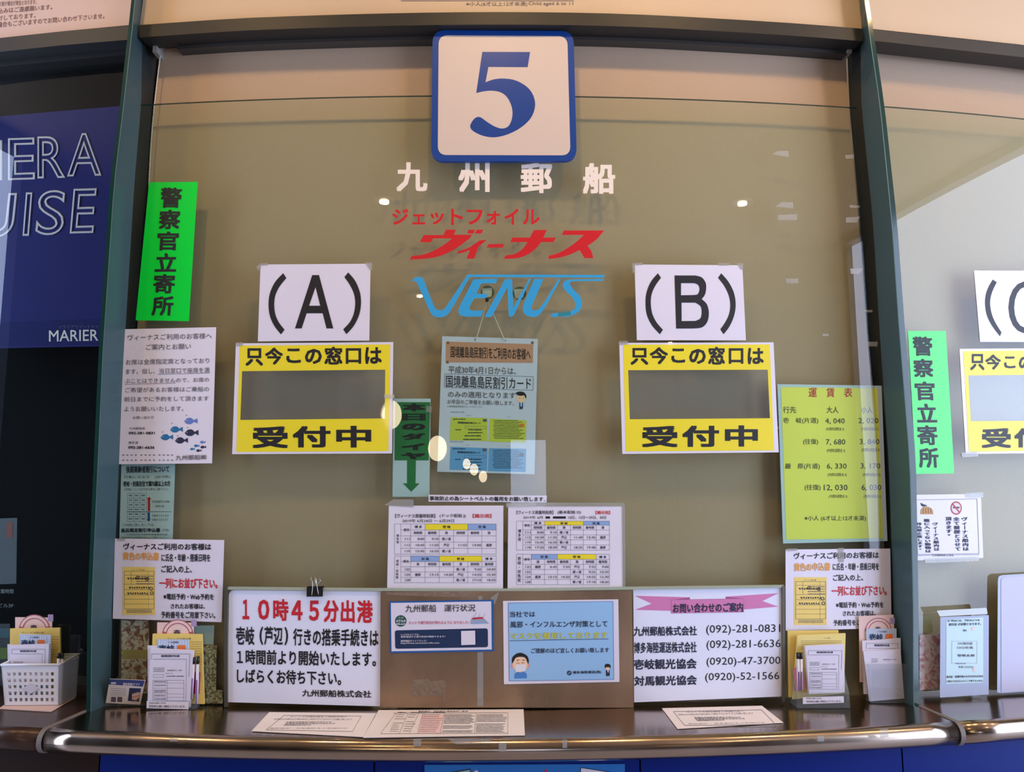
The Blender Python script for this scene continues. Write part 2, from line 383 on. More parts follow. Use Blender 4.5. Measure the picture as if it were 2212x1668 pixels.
# downlights
DLW = mat('downlight_trim_white', (240, 238, 232), .4); DLB = mat('downlight_bulb', (255, 240, 210), .4, emit=((1, .8, .55), 30))
for i, (x, y, k) in enumerate(LAMPS):
    t = Thing('downlight', 'round recessed ceiling downlight with a warm bulb in the lobby ceiling', 'ceiling light', group='recessed downlights in the lobby ceiling')
    n = 20; V = []; Fc = []
    for rr, z in ((.095, CEIL - .006), (.08, CEIL - .006), (.05, CEIL - .001), (.095, CEIL)):
        V += [(x + rr * math.cos(2 * math.pi * q / n), y + rr * math.sin(2 * math.pi * q / n), z) for q in range(n)]
    for r_ in range(2):
        for q in range(n): Fc.append((r_ * n + q, r_ * n + (q + 1) % n, (r_ + 1) * n + (q + 1) % n, (r_ + 1) * n + q))
    for q in range(n): Fc.append((3 * n + q, 3 * n + (q + 1) % n, (q + 1) % n, q))
    t.add('trim_ring', V, Fc, DLW)
    Vs, Fs = sphere((x, y, 0), .045, 12, 6); t.add('bulb', [(a, c, CEIL - .004 + d * .15) for a, c, d in Vs], Fs, DLB, smooth=True); t.done()
GLOBE = mat('globe_glass_lit', (255, 235, 200), .4, emit=((1, .82, .55), 17))
for x, y, z, r in [(-.709, -5, EYE + .34, .115), (-1.285, -5, EYE + .65, .13), (-.19, -6.2, EYE + .10, .06), (-.31, -6.0, EYE + .17, .06), (-.42, -6.1, EYE + .23, .055)]:
    t = Thing('globe_lamp', 'glowing round globe pendant lamp hanging in the lobby', 'pendant lamp', group='globe pendants hanging in the lobby')
    t.add('globe', *sphere((x, y, z), r, 20, 14), GLOBE, smooth=True); t.add('cord', *tube([(x, y, z + r), (x, y, CEIL)], .004), BLACKP); t.done()

# ------------------------------------------------------------------ glass panes, fins, fascia
def zat(px, py, off=0): return float(Arc(off).at(px, py)[2])
ZG = zat(1090, 206)
def pane(name, x0, x1, z0, z1, oo=0.0):
    t = Thing(name, kind='structure'); n = 30; V = []
    for i in range(n + 1):
        X = x0 + (x1 - x0) * i / n
        for o, z in ((0, z0), (0, z1), (-.008, z1), (-.008, z0)): V.append((*arcxy(X, o + oo), z))
    t.add('glass_pane', V, [(i * 4, i * 4 + 4, i * 4 + 5, i * 4 + 1) for i in range(n)], GLASSF, smooth=True)
    t.add('glass_pane', V, [(i * 4 + 3, i * 4 + 2, i * 4 + 6, i * 4 + 7) for i in range(n)], GLASSB, smooth=True)
    t.add('glass_edge', V, [(i * 4 + 1, i * 4 + 5, i * 4 + 6, i * 4 + 2) for i in range(n)], GEDGE)
    t.done()
pane('window_1', -1.005, 1.085, CT, ZG)
pane('window_2', 1.115, 2.6, CT, ZG + .01)
pane('window_3', -2.5, -1.04, CT, ZG + .42, -.042)

TEAL = mat('teal_grey_metal', (66, 92, 98), .3, metal=.3, noise=.08, nscale=3)
TEALD = mat('dark_post_paint', (26, 34, 36), .45); TEDGE = mat('dark_green_glass_edge', (22, 58, 52), .12, noise=.1)
def polyw(pts, off): a = np.array(pts, float); return Arc(off).at(a[:, 0], a[:, 1])
def resample(P, zs):
    P = P[np.argsort(P[:, 2])]
    return np.stack([np.interp(zs, P[:, 2], P[:, 0]), np.interp(zs, P[:, 2], P[:, 1]), zs], -1)
def fin(label, outer, inner, junction, back, ftop):
    zs = np.linspace(CT, 2.98, 26)
    O, I, J, B = [resample(polyw(p, o), zs) for p, o in ((outer, .073), (inner, .073), (junction, 0.0), (back, -.058))]
    sgn = 1 if O[5, 0] < I[5, 0] else -1
    t = Thing('glass_fin', label, 'divider')
    J2 = J.copy(); J2[:, 0] += (O - I)[:, 0]; B2 = B.copy(); B2[:, 0] += (O - I)[:, 0]
    def strip(A, C, rev):
        n = len(A); V = np.concatenate([A, C]); Fc = [(i, n + i, n + i + 1, i + 1) for i in range(n - 1)]
        return V, [tuple(reversed(f)) for f in Fc] if rev else Fc
    t.add('front_edge', *strip(O, I, sgn < 0), TEDGE)
    V1, F1 = strip(I, J, sgn < 0); V2, F2 = strip(O, J2, sgn > 0)
    n = len(zs)
    t.add('blade', V1, F1, TEAL); t.add('blade', V2, F2, TEAL)
    t.add('rear_post', *strip(J, B, sgn < 0), TEALD); t.add('rear_post', *strip(J2, B2, sgn > 0), TEALD); t.add('rear_post', *strip(B, B2, sgn < 0), TEALD)
    I2 = I.copy(); I2[:, 1] -= .0012; I3 = I2.copy(); I3[:, 0] += .0022 * sgn
    t.add('bright_arris', *strip(I2, I3, sgn < 0), mat('bright_ground_edge', (120, 150, 148), .2, metal=.5))
    t.done(); return I, J, B
LZ = fin('teal glass divider fin left of the middle window, beside the dark blue poster',
    [(300, -120), (283.6, 0), (278, 55), (259, 225), (237, 400), (213, 760), (189, 1300), (186, 1538)],
    [(308, -120), (291, 0), (286, 55), (267, 225), (246, 400), (222, 760), (198, 1300), (196, 1538)],
    [(325, -120), (313, 0), (308, 55), (305, 225), (290, 400), (268, 760), (243, 1300), (238, 1523)],
    [(360, -120), (347, 60), (329, 225), (318, 400), (288, 760), (256, 1300), (250, 1508)], 0)
RZ = fin('teal glass divider fin right of the middle window, beside the second green strip',
    [(1860, -120), (1876, 0), (1886, 62), (1911, 230), (1938, 480), (1954, 700), (1979, 1000), (1984, 1300), (1985, 1518)],
    [(1851, -120), (1867, 0), (1877, 62), (1902, 230), (1927, 480), (1942, 700), (1966, 1000), (1973, 1300), (1974, 1518)],
    [(1840, -120), (1852, 0), (1858, 62), (1861, 230), (1886, 480), (1899, 700), (1920, 1000), (1930, 1300), (1934, 1502)],
    [(1815, -120), (1828, 62), (1835, 230), (1858, 480), (1873, 700), (1902, 1000), (1916, 1300), (1919, 1492)], 0)

FAS = mat('dark_grey_fascia_paint', (34, 33, 32), .5, noise=.08, nscale=5, bump=.04)
FASD = mat('black_gap', (18, 17, 16), .6)
def band(t, part, top, bot, o0, o1, m, n=20, **kw):      # a bar on the arc bounded by two pixel polylines (front face off o1, back o0)
    top = np.array(top, float); bot = np.array(bot, float)
    xs = np.linspace(top[0, 0], top[-1, 0], n + 1); yt = np.interp(xs, top[:, 0], top[:, 1]); xb = np.linspace(bot[0, 0], bot[-1, 0], n + 1); yb = np.interp(xb, bot[:, 0], bot[:, 1])
    A = Arc(o1).at(xs, yt); Bp = Arc(o1).at(xb, yb)
    def back(P): d = P[:, :2] - np.array([0, R]); d /= np.linalg.norm(d, axis=1)[:, None]; Q = P.copy(); Q[:, :2] -= d * (o1 - o0); return Q
    V = np.concatenate([A, Bp, back(Bp), back(A)]); L = n + 1; Fc = []
    for i in range(n):
        for k in range(4): a, b = k * L, ((k + 1) % 4) * L; Fc.append((a + i, b + i, b + i + 1, a + i + 1))
    Fc += [(0, 3 * L, 2 * L, L), (n, L + n, 2 * L + n, 3 * L + n)]
    t.add(part, V, Fc, m, **kw)
TOPL = catmull([(302, 54), (430, 45), (560, 37.5), (830, 29), (1090, 26), (1350, 30), (1600, 43), (1740, 52), (1862, 62)], 3)
def sh(p, d): return [(x, y + d) for x, y in p]
t = Thing('trim_1', kind='structure')
band(t, 'fascia_bar', TOPL, sh(TOPL, 27), -.02, .04, FAS)
band(t, 'shadow_gap', sh(TOPL, 26), sh(TOPL, 34), -.03, .012, FASD); t.done()
t = Thing('trim_2', kind='structure')
band(t, 'fascia_bar', [(1880, 63), (2212, 98), (2420, 128)], [(1888, 88), (2212, 124), (2420, 154)], -.02, .04, FAS); t.done()
t = Thing('trim_3', kind='structure')
band(t, 'fascia_bar', [(-200, 108), (0, 82), (140, 67), (283, 55)], [(-200, 140), (0, 112), (140, 97), (276, 86)], -.02, .04, mat('black_fascia_paint', (40, 42, 44), .5))
band(t, 'recess', [(-200, 130), (0, 104), (280, 84)], [(-200, 172), (0, 144), (272, 118)], -.06, -.005, FASD); t.done()

# header boards over the fascia
HB = mat('pale_header_board', (205, 180, 150), .55, noise=.03, nscale=4)
V1 = (0, 0, 1.0)
b = Sheet('header_board', 'pale header board over the middle window with small child fare print', 'sign board', V1, Arc(.02))
b.slab([(322, -70), (1846, -70), (1860, 62.5), (306, 54.5)], HB, 'board', .02)
q = [(322 + (1846 - 322) * i / 24) for i in range(25)]
b.parts.clear(); b.idx.clear()
band(b, 'board', [(318, -75), (1850, -75)], TOPL, 0, .02, HB)
b.line(866, 1.5, 1240, 1.5, 1.2, INKG, lvl=2)
b.text('※小人(6才以上12才未満)', 1007, 3.5, 1139, 14.5, INKG, .0); b.text('Child aged 6 to 11', 1142, 3.5, 1238, 13, INKG, 0); b.done()
b = Sheet('header_board', 'pinkish header board over the left bay with lines of brown print', 'sign board', (0, 0, 7.373), Arc(.02))
band(b, 'board', [(-220, -60), (296, -60)], [(-200, 108), (0, 82), (140, 67), (281, 54)], 0, .02, mat('pinkish_header_board', (208, 182, 172), .55, noise=.03, nscale=4))
for s_, x0, x1, y0, y1, dy in [('によってはお断り致す場合が発生となります。', -330, 580, 45, 120, -55), ('※危険物の持込みはご遠慮願います。', -500, 830, 170, 255, -105), ('当窓口にてお預けしております。', -600, 565, 290, 375, -90),
                               ('※ご利用できない場合もございますのでお問い合わせ下さいませ。', -650, 1660, 400, 490, -195)]:
    b.text(s_, x0, y0, x1, y1, mat('brown_print', (120, 84, 84), .6), .004, dy=dy)
b.done()
b = Sheet('header_board', 'blank pale header board over the right bay beyond the fin', 'sign board', V1, Arc(.02))
band(b, 'board', [(1862, -60), (2500, -60)], [(1881, 62), (2212, 97), (2420, 128)], 0, .02, HB); b.done()

# roller blinds
BL = mat('beige_blind_fabric', (186, 160, 134), .9, noise=.04, nscale=260, bump=.15)
CASS = mat('dark_blind_cassette', (62, 58, 54), .45, noise=.05)
t = Thing('roller_blind', 'beige roller blind lowered behind the middle window with bead chain', 'blind')
band(t, 'cassette', sh(TOPL, 34)[2:-1], sh(TOPL, 58)[2:-1], -.05, -.015, CASS)
band(t, 'cassette_lip', sh(TOPL, 33)[2:-1], sh(TOPL, 41)[2:-1], -.02, -.008, mat('cassette_lip_paint', (84, 80, 74), .4))
def blind_sheet(t, xa, xb, z1, n=50, m=14):
    V, Fc = [], []; zs = np.linspace(CT, z1, m + 1)
    for o in (-.05, -.0508):
        for z in zs:
            x0, x1 = xa(z), xb(z)
            V += [(*arcxy(x0 + (x1 - x0) * i / n, o), z) for i in range(n + 1)]
    N = (n + 1) * (m + 1)
    for j in range(m):
        for i in range(n):
            k = j * (n + 1) + i; Fc.append((k, k + 1, k + n + 2, k + n + 1)); Fc.append((N + k + n + 1, N + k + n + 2, N + k + 1, N + k))
    t.add('blind_fabric', V, Fc, BL, smooth=True)
zt = ZG + .20
blind_sheet(t, lambda z: float(np.interp(z, LZ[2][:, 2], LZ[2][:, 0])) + .004, lambda z: float(np.interp(z, RZ[2][:, 2], RZ[2][:, 0])) - .002, zt)
BR = mat('clear_white_bracket', (150, 146, 138), .4)
for px, dirn in ((344, 1), (1826, -1)):
    P = Arc(-.03).at(np.array([px, px + 4 * dirn]), np.array([88, 122]))
    x0, x1 = sorted((P[0, 0] - .006, P[0, 0] + .006)); t.add('bracket', *boxvf(x0, x1, P[0, 1] - .025, P[0, 1] + .02, P[1, 2], P[0, 2] + .02), BR, sep=True)
cx = []
for i in range(84):
    f = i / 83; p = Arc(-.022).at(346 - 24 * f - 4 * math.sin(f * 3), 122 + 280 * f); cx.append(sphere(p, .0020, 6, 4))
Vb, Fb = [], []
for v_, f_ in cx: k = len(Vb); Vb += v_; Fb += [tuple(i + k for i in f) for f in f_]
t.add('bead_chain', Vb, Fb, mat('white_beads', (235, 232, 226), .3), kind='stuff', smooth=True); t.done()
t = Thing('roller_blind', 'beige roller blind lowered behind the right window beyond the fin', 'blind')
blind_sheet(t, lambda z: float(np.interp(z, RZ[2][:, 2], RZ[2][:, 0])) + .022, lambda z: 2.6, zt + .05, 30)
band(t, 'cassette', [(1888, 88), (2212, 123), (2420, 153)], [(1890, 96), (2212, 132), (2420, 162)], -.052, -.03, CASS); t.done()
# dark backing of the left bay
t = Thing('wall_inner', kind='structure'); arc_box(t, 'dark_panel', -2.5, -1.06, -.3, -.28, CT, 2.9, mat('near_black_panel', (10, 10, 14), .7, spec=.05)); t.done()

# ------------------------------------------------------------------ counter
def foff(X): return .232 - .030 * (X / 1.15) ** 2
def counter_seg(label, x0, x1, n=30, m=STEEL):
    t = Thing('worktop', label, 'counter'); r = .0265
    prof = [(-.18, CT, 0)] + [(0.0, CT, 1)] + [(r * math.sin(a) * .95, CT - r + r * math.cos(a), 1) for a in [math.pi * k / 12 for k in range(1, 13)]] + [(-.04, CT - 2 * r, 1), (-.18, CT - 2 * r, 0)]
    V, Fc = [], []
    for i in range(n + 1):
        X = x0 + (x1 - x0) * i / n
        for dx_, z, fr in prof: V.append((*arcxy(X, dx_ + (foff(X) if fr else 0)), z))
    L = len(prof)
    for i in range(n):
        for k in range(L): Fc.append((i * L + k, i * L + (k + 1) % L, (i + 1) * L + (k + 1) % L, (i + 1) * L + k))
    Fc += [tuple(range(L))[::-1], tuple(n * L + k for k in range(L))]
    t.add('worktop', V, Fc, m, smooth=False); o = t.done()
    for p in o.data.polygons: p.use_smooth = len(p.vertices) == 4 and abs(p.normal.z) < .999
    return o
XL, XR = -1.002, 1.108
counter_seg('curved steel counter worktop with bullnose in front of the middle window', XL + .0062, XR - .0062)
counter_seg('steel worktop of the left bay, under the white basket', -2.6, XL - .0062, 16, mat('dark_reflection_steel', (66, 46, 38), .3, metal=.3, noise=.15, nscale=4))  # same steel; the dark surroundings it mirrors are put into its base colour
counter_seg('steel worktop of the right bay beyond the joint', XR + .0062, 2.7, 16)
def seam(x, label):
    t = Thing('joint_strip', label, 'trim'); r = .0285; V, Fc = [], []
    prof = [(-.17, CT + .0012, 0), (0.0, CT + .0018, 1)] + [(r * math.sin(a) * .97, CT - .0265 + r * math.cos(a), 1) for a in [math.pi * k / 12 for k in range(1, 13)]]
    for X in (x - .0058, x + .0058):
        for d_, z, fr in prof: V.append((*arcxy(X, d_ + (foff(X) if fr else 0)), z))
    L = len(prof); Fc = [(k, k + 1, L + k + 1, L + k) for k in range(L - 1)]
    V2 = [(a[0], a[1], a[2]) for a in V]
    t.add('joint_strip', V2, Fc, mat('grey_sealant', (112, 102, 96), .6)); o = t.done()
    md = o.modifiers.new('s', 'SOLIDIFY'); md.thickness = .002
seam(XL, 'grey joint strip across the counter at its left end, near the white basket')
seam(XR, 'thin grey joint strip across the counter at its right end')
BLUEC = mat('blue_counter_panel', (4, 34, 116), .4, spec=.15, noise=.05, nscale=4)
t = Thing('service_counter', 'blue panelled counter front under the steel worktop', 'counter')
xe = [-.888, -.245, .36, .985, 1.62, 2.6]
for a, b_ in zip(xe[:-1], xe[1:]): arc_box(t, 'front_panel', a + .002, b_ - .002, .165, .18, .06, CT - .058, BLUEC, n=10, sep=True)
arc_box(t, 'front_panel', -2.6, xe[0] - .002, .165, .18, .06, CT - .058, mat('dark_brown_panel', (42, 26, 18), .5, spec=.1, noise=.1), n=12, label='dark brown panel')
arc_box(t, 'carcass', -2.6, 2.6, -.1, .163, 0, CT - .06, mat('carcass_black', (14, 12, 14), .7)); t.done()
s = Sheet('blue_poster', 'bright blue poster on the counter front with pale pictures', 'poster', (900, 1630, 4.424), Arc(.1815))
s.slab([(75, 100), (1990, 92), (1990, 700), (75, 700)], mat('cyan_poster_print', (0, 110, 190), .4, coat=.2), ny=1)
s.slab([(200, 190), (515, 135), (560, 420), (240, 470)], INKN, 'picture', 0, 1, sep=True); s.quad([(225, 196), (508, 148), (545, 400), (260, 450)], mat('pale_teal_print', (150, 190, 200), .5), 'picture', 2)
s.slab([(1565, 122), (1850, 165), (1830, 500), (1540, 450)], INKN, 'picture', 0, 1, sep=True); s.quad([(1572, 130), (1840, 172), (1820, 480), (1550, 440)], PAPERM, 'picture', 2)
s.poly([(570 + 34 * math.cos(a * .314) * (1 if a % 2 else .6), 185 + 40 * math.sin(a * .314) * (1 if a % 2 else .6)) for a in range(20)], PAPERM, 'star', 2)
s.disc(1236, 160, 12, RED, 'dot', 2, ry=20); s.done()

# ------------------------------------------------------------------ number sign
v = (900, 50, 5.213)
def rrect(TL, TR, BR_, BL_, rad, n=7):
    P = [np.array(p, float) for p in (TL, TR, BR_, BL_)]; out = []
    for i in range(4):
        c, pv, nx = P[i], P[i - 1], P[(i + 1) % 4]; a = c + (pv - c) / np.linalg.norm(pv - c) * rad; b_ = c + (nx - c) / np.linalg.norm(nx - c) * rad
        for k in range(n + 1):
            u = k / n; out.append(tuple((1 - u) ** 2 * a + 2 * u * (1 - u) * (c * .9 + (a + b_) * .05) + u * u * b_))
    return out
SB = mat('deep_blue_paint', (6, 62, 140), .35, noise=.03)
p0 = Arc(.014).at(1089, 207); th = math.asin(p0[0] / R)
s = Sheet('number_sign', 'large square sign with a blue 5 and blue border over the window', 'sign', v, Plane(p0, (math.sin(th), -math.cos(th), 0)))
s.poly(rrect((180, 78), (1767, 88), (1804, 1553), (163, 1556), 135), SB, 'board', 0, thick=.012)
s.poly(rrect((248, 138), (1697, 148), (1732, 1490), (238, 1486), 95), mat('sign_face_white', (208, 191, 180), .45), 'face', 1.5)
s.poly(path([(740, 325), (1277, 327), (1250, 497), (808, 494), (775, 668), [(775, 668), (870, 635), (980, 626), (1110, 645), (1230, 710), (1300, 790), (1333, 890), (1325, 980), (1285, 1070), (1215, 1145), (1120, 1210), (1000, 1262), (870, 1287), (750, 1270), (655, 1228), (612, 1190), (605, 1150), (635, 1095), (670, 1064), (700, 1058), (730, 1068), (800, 1118), (880, 1166), (960, 1188), (1030, 1165), (1070, 1090), (1080, 1000), (1060, 910), (1010, 825), (940, 778), (850, 762), (760, 768), (672, 788)]]), SB, 'numeral', 2.5, thick=.0008)
for x_ in (700, 1300): s.add('bracket', *boxvf(*(lambda P: (P[0] - .01, P[0] + .01, P[1] + .0122, P[1] + .02, P[2] - .03, P[2]))(s.w((x_, 300))), ), FASD, sep=True)
s.done()

# ------------------------------------------------------------------ vinyl lettering on the glass
v = (800, 340, 3.95); G = Arc(.0006); VW = mat('white_vinyl', (238, 226, 214), .5)
s = Sheet('vinyl_lettering', 'large white vinyl company name across the glass, below the number sign', 'lettering', v, G)
for ch, x0, y0, x1, y1 in [('九', 222, 42, 488, 292), ('州', 750, 44, 1018, 298), ('郵', 1283, 47, 1553, 305), ('船', 1813, 48, 2090, 312)]:
    s.text(ch, x0, y0, x1, y1, VW, .03, part='character', sep=True, lvl=1)
s.done()
RV = mat('red_vinyl', (205, 24, 36), .4)
s = Sheet('vinyl_lettering', 'small red vinyl katakana line on the glass, above the slanted red one', 'lettering', v, G)
for ch, x0, y0, x1, y1 in [('ジ', 188, 438, 325, 575), ('ェ', 357, 486, 468, 573), ('ッ', 512, 472, 628, 573), ('ト', 688, 438, 790, 577), ('フ', 822, 447, 958, 573), ('ォ', 992, 458, 1105, 573), ('イ', 1145, 438, 1265, 575), ('ル', 1302, 443, 1445, 573)]:
    s.text(ch, x0, y0, x1, y1, RV, .022, part='character', sep=True, lvl=1)
s.done()
s = Sheet('vinyl_lettering', 'large slanted red vinyl katakana word on the glass', 'lettering', v, G)
P_ = dict(part='character', lvl=1, sep=True)
s.poly(path([(645, 617), (730, 617), (712, 660), (868, 660), (848, 690), [(848, 690), (770, 750), (690, 800), (600, 840), (480, 864), (336, 873)], (352, 842), [(352, 842), (470, 825), (580, 775), (660, 722), (695, 692)], (535, 692), (517, 724), (422, 724), (456, 663), (625, 663)]), RV, **P_)
s.poly([(838, 617), (893, 617), (880, 650), (826, 650)], RV, **P_); s.poly([(908, 617), (962, 617), (948, 650), (888, 650)], RV, **P_)
s.poly(path([(935, 707), (992, 707), [(992, 707), (950, 740), (922, 765)], (885, 865), (820, 865), (850, 790), [(850, 790), (800, 810), (735, 822)], (750, 800), [(750, 800), (840, 770), (935, 707)]]), RV, **P_)
s.poly([(1010, 740), (1143, 740), (1128, 770), (992, 770)], RV, **P_)
s.poly(path([(1395, 620), (1506, 620), (1475, 685), (1582, 685), (1562, 723), (1455, 723), [(1455, 723), (1400, 790), (1320, 840), (1240, 862), (1138, 865)], (1155, 835), [(1155, 835), (1230, 825), (1300, 780), (1342, 723)], (1193, 723), (1210, 685), (1362, 685)]), RV, **P_)
s.poly(path([(1652, 624), (1994, 624), [(1994, 624), (1930, 700), (1852, 755)], [(1852, 755), (1885, 800), (1902, 860)], (1828, 860), (1785, 790), [(1785, 790), (1700, 830), (1600, 858), (1515, 866)], (1528, 838), [(1528, 838), (1620, 810), (1740, 735), (1822, 662)], (1632, 662)]), RV, **P_)
s.done()
CV = mat('sky_blue_vinyl', (46, 160, 214), .4)
s = Sheet('vinyl_lettering', 'light blue vinyl roman-letter logo on the glass under the red word', 'lettering', v, G)
s.poly(path([(345, 1058), [(345, 1058), (385, 1025), (425, 1020), (450, 1035), (465, 1070)], [(470, 1085), (545, 1270), (575, 1300), (605, 1305), (635, 1290)], (830, 1000), (2000, 1003), (1996, 1026), (848, 1022), [(700, 1285), (660, 1340), (620, 1362), (575, 1366), (535, 1352), (505, 1310)], (400, 1075), [(400, 1075), (380, 1055), (345, 1058)]]), CV, **P_)
s.poly(path([(880, 1040), (1085, 1036), (1072, 1074), (945, 1076), (905, 1165), (1000, 1165), (985, 1202), (885, 1204), [(850, 1270), (845, 1295), (870, 1308)], (965, 1308), (945, 1358), (810, 1360), [(810, 1360), (765, 1345), (752, 1315), (762, 1270)]]), CV, **P_)
s.poly(path([(975, 1362), (1148, 1042), (1210, 1038), (1218, 1285), (1355, 1035), (1372, 1035), (1225, 1345), [(1225, 1345), (1200, 1362), (1180, 1350)], (1170, 1110), (1035, 1362)]), CV, **P_)
s.poly(path([(1400, 1038), (1478, 1038), [(1385, 1250), (1375, 1290), (1400, 1308), (1440, 1290), (1480, 1240)], (1605, 1038), (1625, 1038), [(1500, 1265), (1440, 1345), (1385, 1362), (1325, 1345), (1300, 1300), (1312, 1240)]]), CV, **P_)
s.poly(path([(1990, 1038), (1988, 1055), [(1780, 1056), (1715, 1060), (1702, 1080), (1730, 1125)], [(1785, 1180), (1805, 1235), (1790, 1300), (1740, 1340), (1690, 1358)], (1535, 1362), (1555, 1330), [(1670, 1325), (1735, 1300), (1750, 1250), (1720, 1190)], [(1660, 1135), (1640, 1095), (1655, 1060), (1690, 1042)]]), CV, **P_)
s.quad([(1610, 1325), (1705, 1312), (1712, 1345), (1600, 1358)], mat('worn_teal_patch', (40, 130, 140), .5), 'worn_patch', 1.7)
s.done()

# ------------------------------------------------------------------ sheets on the glass
def windowsheet(view, q, inner, hdr, ftr, label, tl, hole):
    s = Sheet('window_notice', label, 'notice', view, Arc(.0012))
    TL_, TR_, BR_, BL_ = [np.array(p, float) for p in q]
    h = [np.array(p, float) for p in hole]; i_ = [np.array(p, float) for p in inner]
    # white card with a rectangular opening, yellow print, clear film across the opening
    for a, b_, c, d in ((q[0], q[1], h[1], h[0]), (h[3], h[2], q[2], q[3]), (q[0], h[0], h[3], q[3]), (h[1], q[1], q[2], h[2])):
        s.slab([a, b_, c, d], PAPER, 'card', .0006, nx=8)
    for a, b_, c, d in ((i_[0], i_[1], h[1], h[0]), (h[3], h[2], i_[2], i_[3]), (i_[0], h[0], h[3], i_[3]), (h[1], i_[1], i_[2], h[2])):
        s.slab([a, b_, c, d], YEL, 'yellow_print', 0, 1, nx=8)
    s.slab(h, FILM, 'clear_film', .0004, 1.6, nx=8)
    for ch, x0, y0, x1, y1 in hdr: s.text(ch, x0, y0, x1, y1, INK, .028, part='character', sep=True)
    for ch, x0, y0, x1, y1 in ftr: s.text(ch, x0, y0, x1, y1, INK, .035, part='character', sep=True)
    for tq in tl: s.tape(tq, 4)
    s.done()
va = (480, 540, 3.626)
windowsheet(va, [(107, 732), (1340, 722), (1330, 1594), (78, 1600)], [(138, 750), (1317, 740), (1302, 1576), (110, 1583)],
    [('只', 182, 770, 320, 908), ('今', 335, 765, 476, 898), ('こ', 502, 772, 616, 886), ('の', 648, 775, 780, 893), ('窓', 800, 758, 942, 898), ('口', 968, 770, 1088, 892), ('は', 1120, 762, 1250, 893)],
    [('受', 235, 1382, 517, 1553), ('付', 550, 1380, 848, 1548), ('中', 893, 1378, 1167, 1548)],
    'yellow notice with clear middle under the letter A sheet', [[(1270, 1130), (1350, 1135), (1345, 1165), (1268, 1160)], [(110, 725), (160, 722), (158, 752), (108, 755)]],
    [(156, 950), (1277, 938), (1273, 1320), (142, 1332)])
vb = (1320, 540, 3.625)
windowsheet(vb, [(64, 728), (1272, 724), (1313, 1585), (88, 1598)], [(95, 742), (1243, 740), (1277, 1570), (116, 1578)],
    [('只', 152, 768, 292, 900), ('今', 303, 762, 446, 895), ('こ', 472, 772, 580, 884), ('の', 612, 775, 742, 893), ('窓', 760, 758, 892, 898), ('口', 922, 770, 1036, 892), ('は', 1070, 768, 1196, 895)],
    [('受', 240, 1378, 524, 1545), ('付', 556, 1376, 846, 1543), ('中', 892, 1374, 1150, 1540)],
    'yellow notice with clear middle under the letter B sheet', [[(60, 715), (130, 712), (132, 740), (62, 744)]],
    [(134, 942), (1227, 938), (1244, 1318), (147, 1326)])
def letter(view, q, segs, label, tapes):
    s = Sheet('letter_sheet', label, 'notice', view, Arc(.0012)); s.slab(q, PAPER, 'paper')
    for pts in segs: s.poly(pts[0], INK, 'character', 1.5, holes=pts[1:], sep=True)
    for tq in tapes: s.tape(tq)
    s.done()
def arcstroke(cx_, cy, rx, ry, a0, a1, wd, n=14):
    A = [math.radians(a0 + (a1 - a0) * i / n) for i in range(n + 1)]
    return [(cx_ + (rx + wd / 2) * math.cos(a), cy + (ry + wd / 2) * math.sin(a)) for a in A] + [(cx_ + (rx - wd / 2) * math.cos(a), cy + (ry - wd / 2) * math.sin(a)) for a in reversed(A)]
def paren(pts_out, pts_in): return [path([pts_out, list(reversed(pts_in))])]
pl = paren([(478, 182), (415, 250), (375, 335), (363, 420), (372, 510), (405, 590), (460, 662)], [(502, 220), (450, 285), (418, 350), (407, 420), (415, 500), (442, 565), (488, 625)])
pr = paren([(987, 176), (1040, 240), (1078, 330), (1087, 420), (1072, 510), (1030, 595), (973, 660)], [(957, 212), (1000, 275), (1032, 345), (1042, 420), (1030, 500), (1000, 565), (948, 622)])
A_ = [[(705, 197), (758, 197), (870, 615), (817, 615), (787, 496), (661, 496), (622, 615), (570, 615)], [(731, 290), (768, 437), (680, 437)]]
letter(va, [(300, 114), (1162, 108), (1152, 710), (279, 716)], [pl, pr, A_], 'white sheet with a large A in brackets',
       [[(268, 130), (300, 108), (302, 140), (280, 165)], [(300, 104), (360, 102), (358, 120), (300, 122)], [(1118, 98), (1172, 96), (1178, 158), (1155, 156)]])
plb = paren([(367, 182), (315, 245), (280, 325), (270, 410), (280, 505), (320, 590), (383, 660)], [(391, 218), (350, 275), (320, 340), (311, 410), (322, 495), (355, 565), (406, 625)])
prb = paren([(863, 183), (920, 250), (962, 335), (976, 425), (965, 510), (930, 595), (882, 660)], [(838, 218), (885, 280), (920, 350), (934, 425), (925, 500), (895, 565), (856, 622)])
B_ = [path([(497, 200), [(660, 200), (710, 215), (740, 255), (745, 300), (735, 350), (710, 385)], [(710, 385), (750, 425), (766, 490), (755, 560), (715, 605), (650, 615)], (510, 616)]),
      path([(548, 260), [(650, 260), (680, 272), (693, 305), (680, 345), (650, 353)], (548, 355)]), path([(552, 413), [(660, 413), (700, 440), (710, 485), (700, 535), (660, 556)], (553, 557)])]
letter(vb, [(184, 114), (1028, 120), (1056, 708), (202, 707)], [plb, prb, B_], 'white sheet with a large B in brackets',
       [[(168, 105), (246, 98), (246, 118), (168, 122)], [(165, 120), (188, 118), (190, 178), (170, 178)], [(985, 104), (1035, 104), (1035, 158), (1012, 150)], [(840, 104), (925, 100), (920, 122), (845, 124)]])
vc = (1940, 560, 2.452)
letter(vc, [(402, 60), (900, 62), (930, 440), (434, 438)],
       [paren([(502, 108), (478, 150), (464, 195), (462, 245), (472, 300), (500, 355), (540, 408)], [(523, 122), (502, 165), (490, 205), (488, 245), (498, 295), (518, 340), (548, 388)]),
        [arcstroke(672, 255, 72, 122, 30, 330, 30)]], 'white sheet with a large C in brackets, cut by the right edge', [])
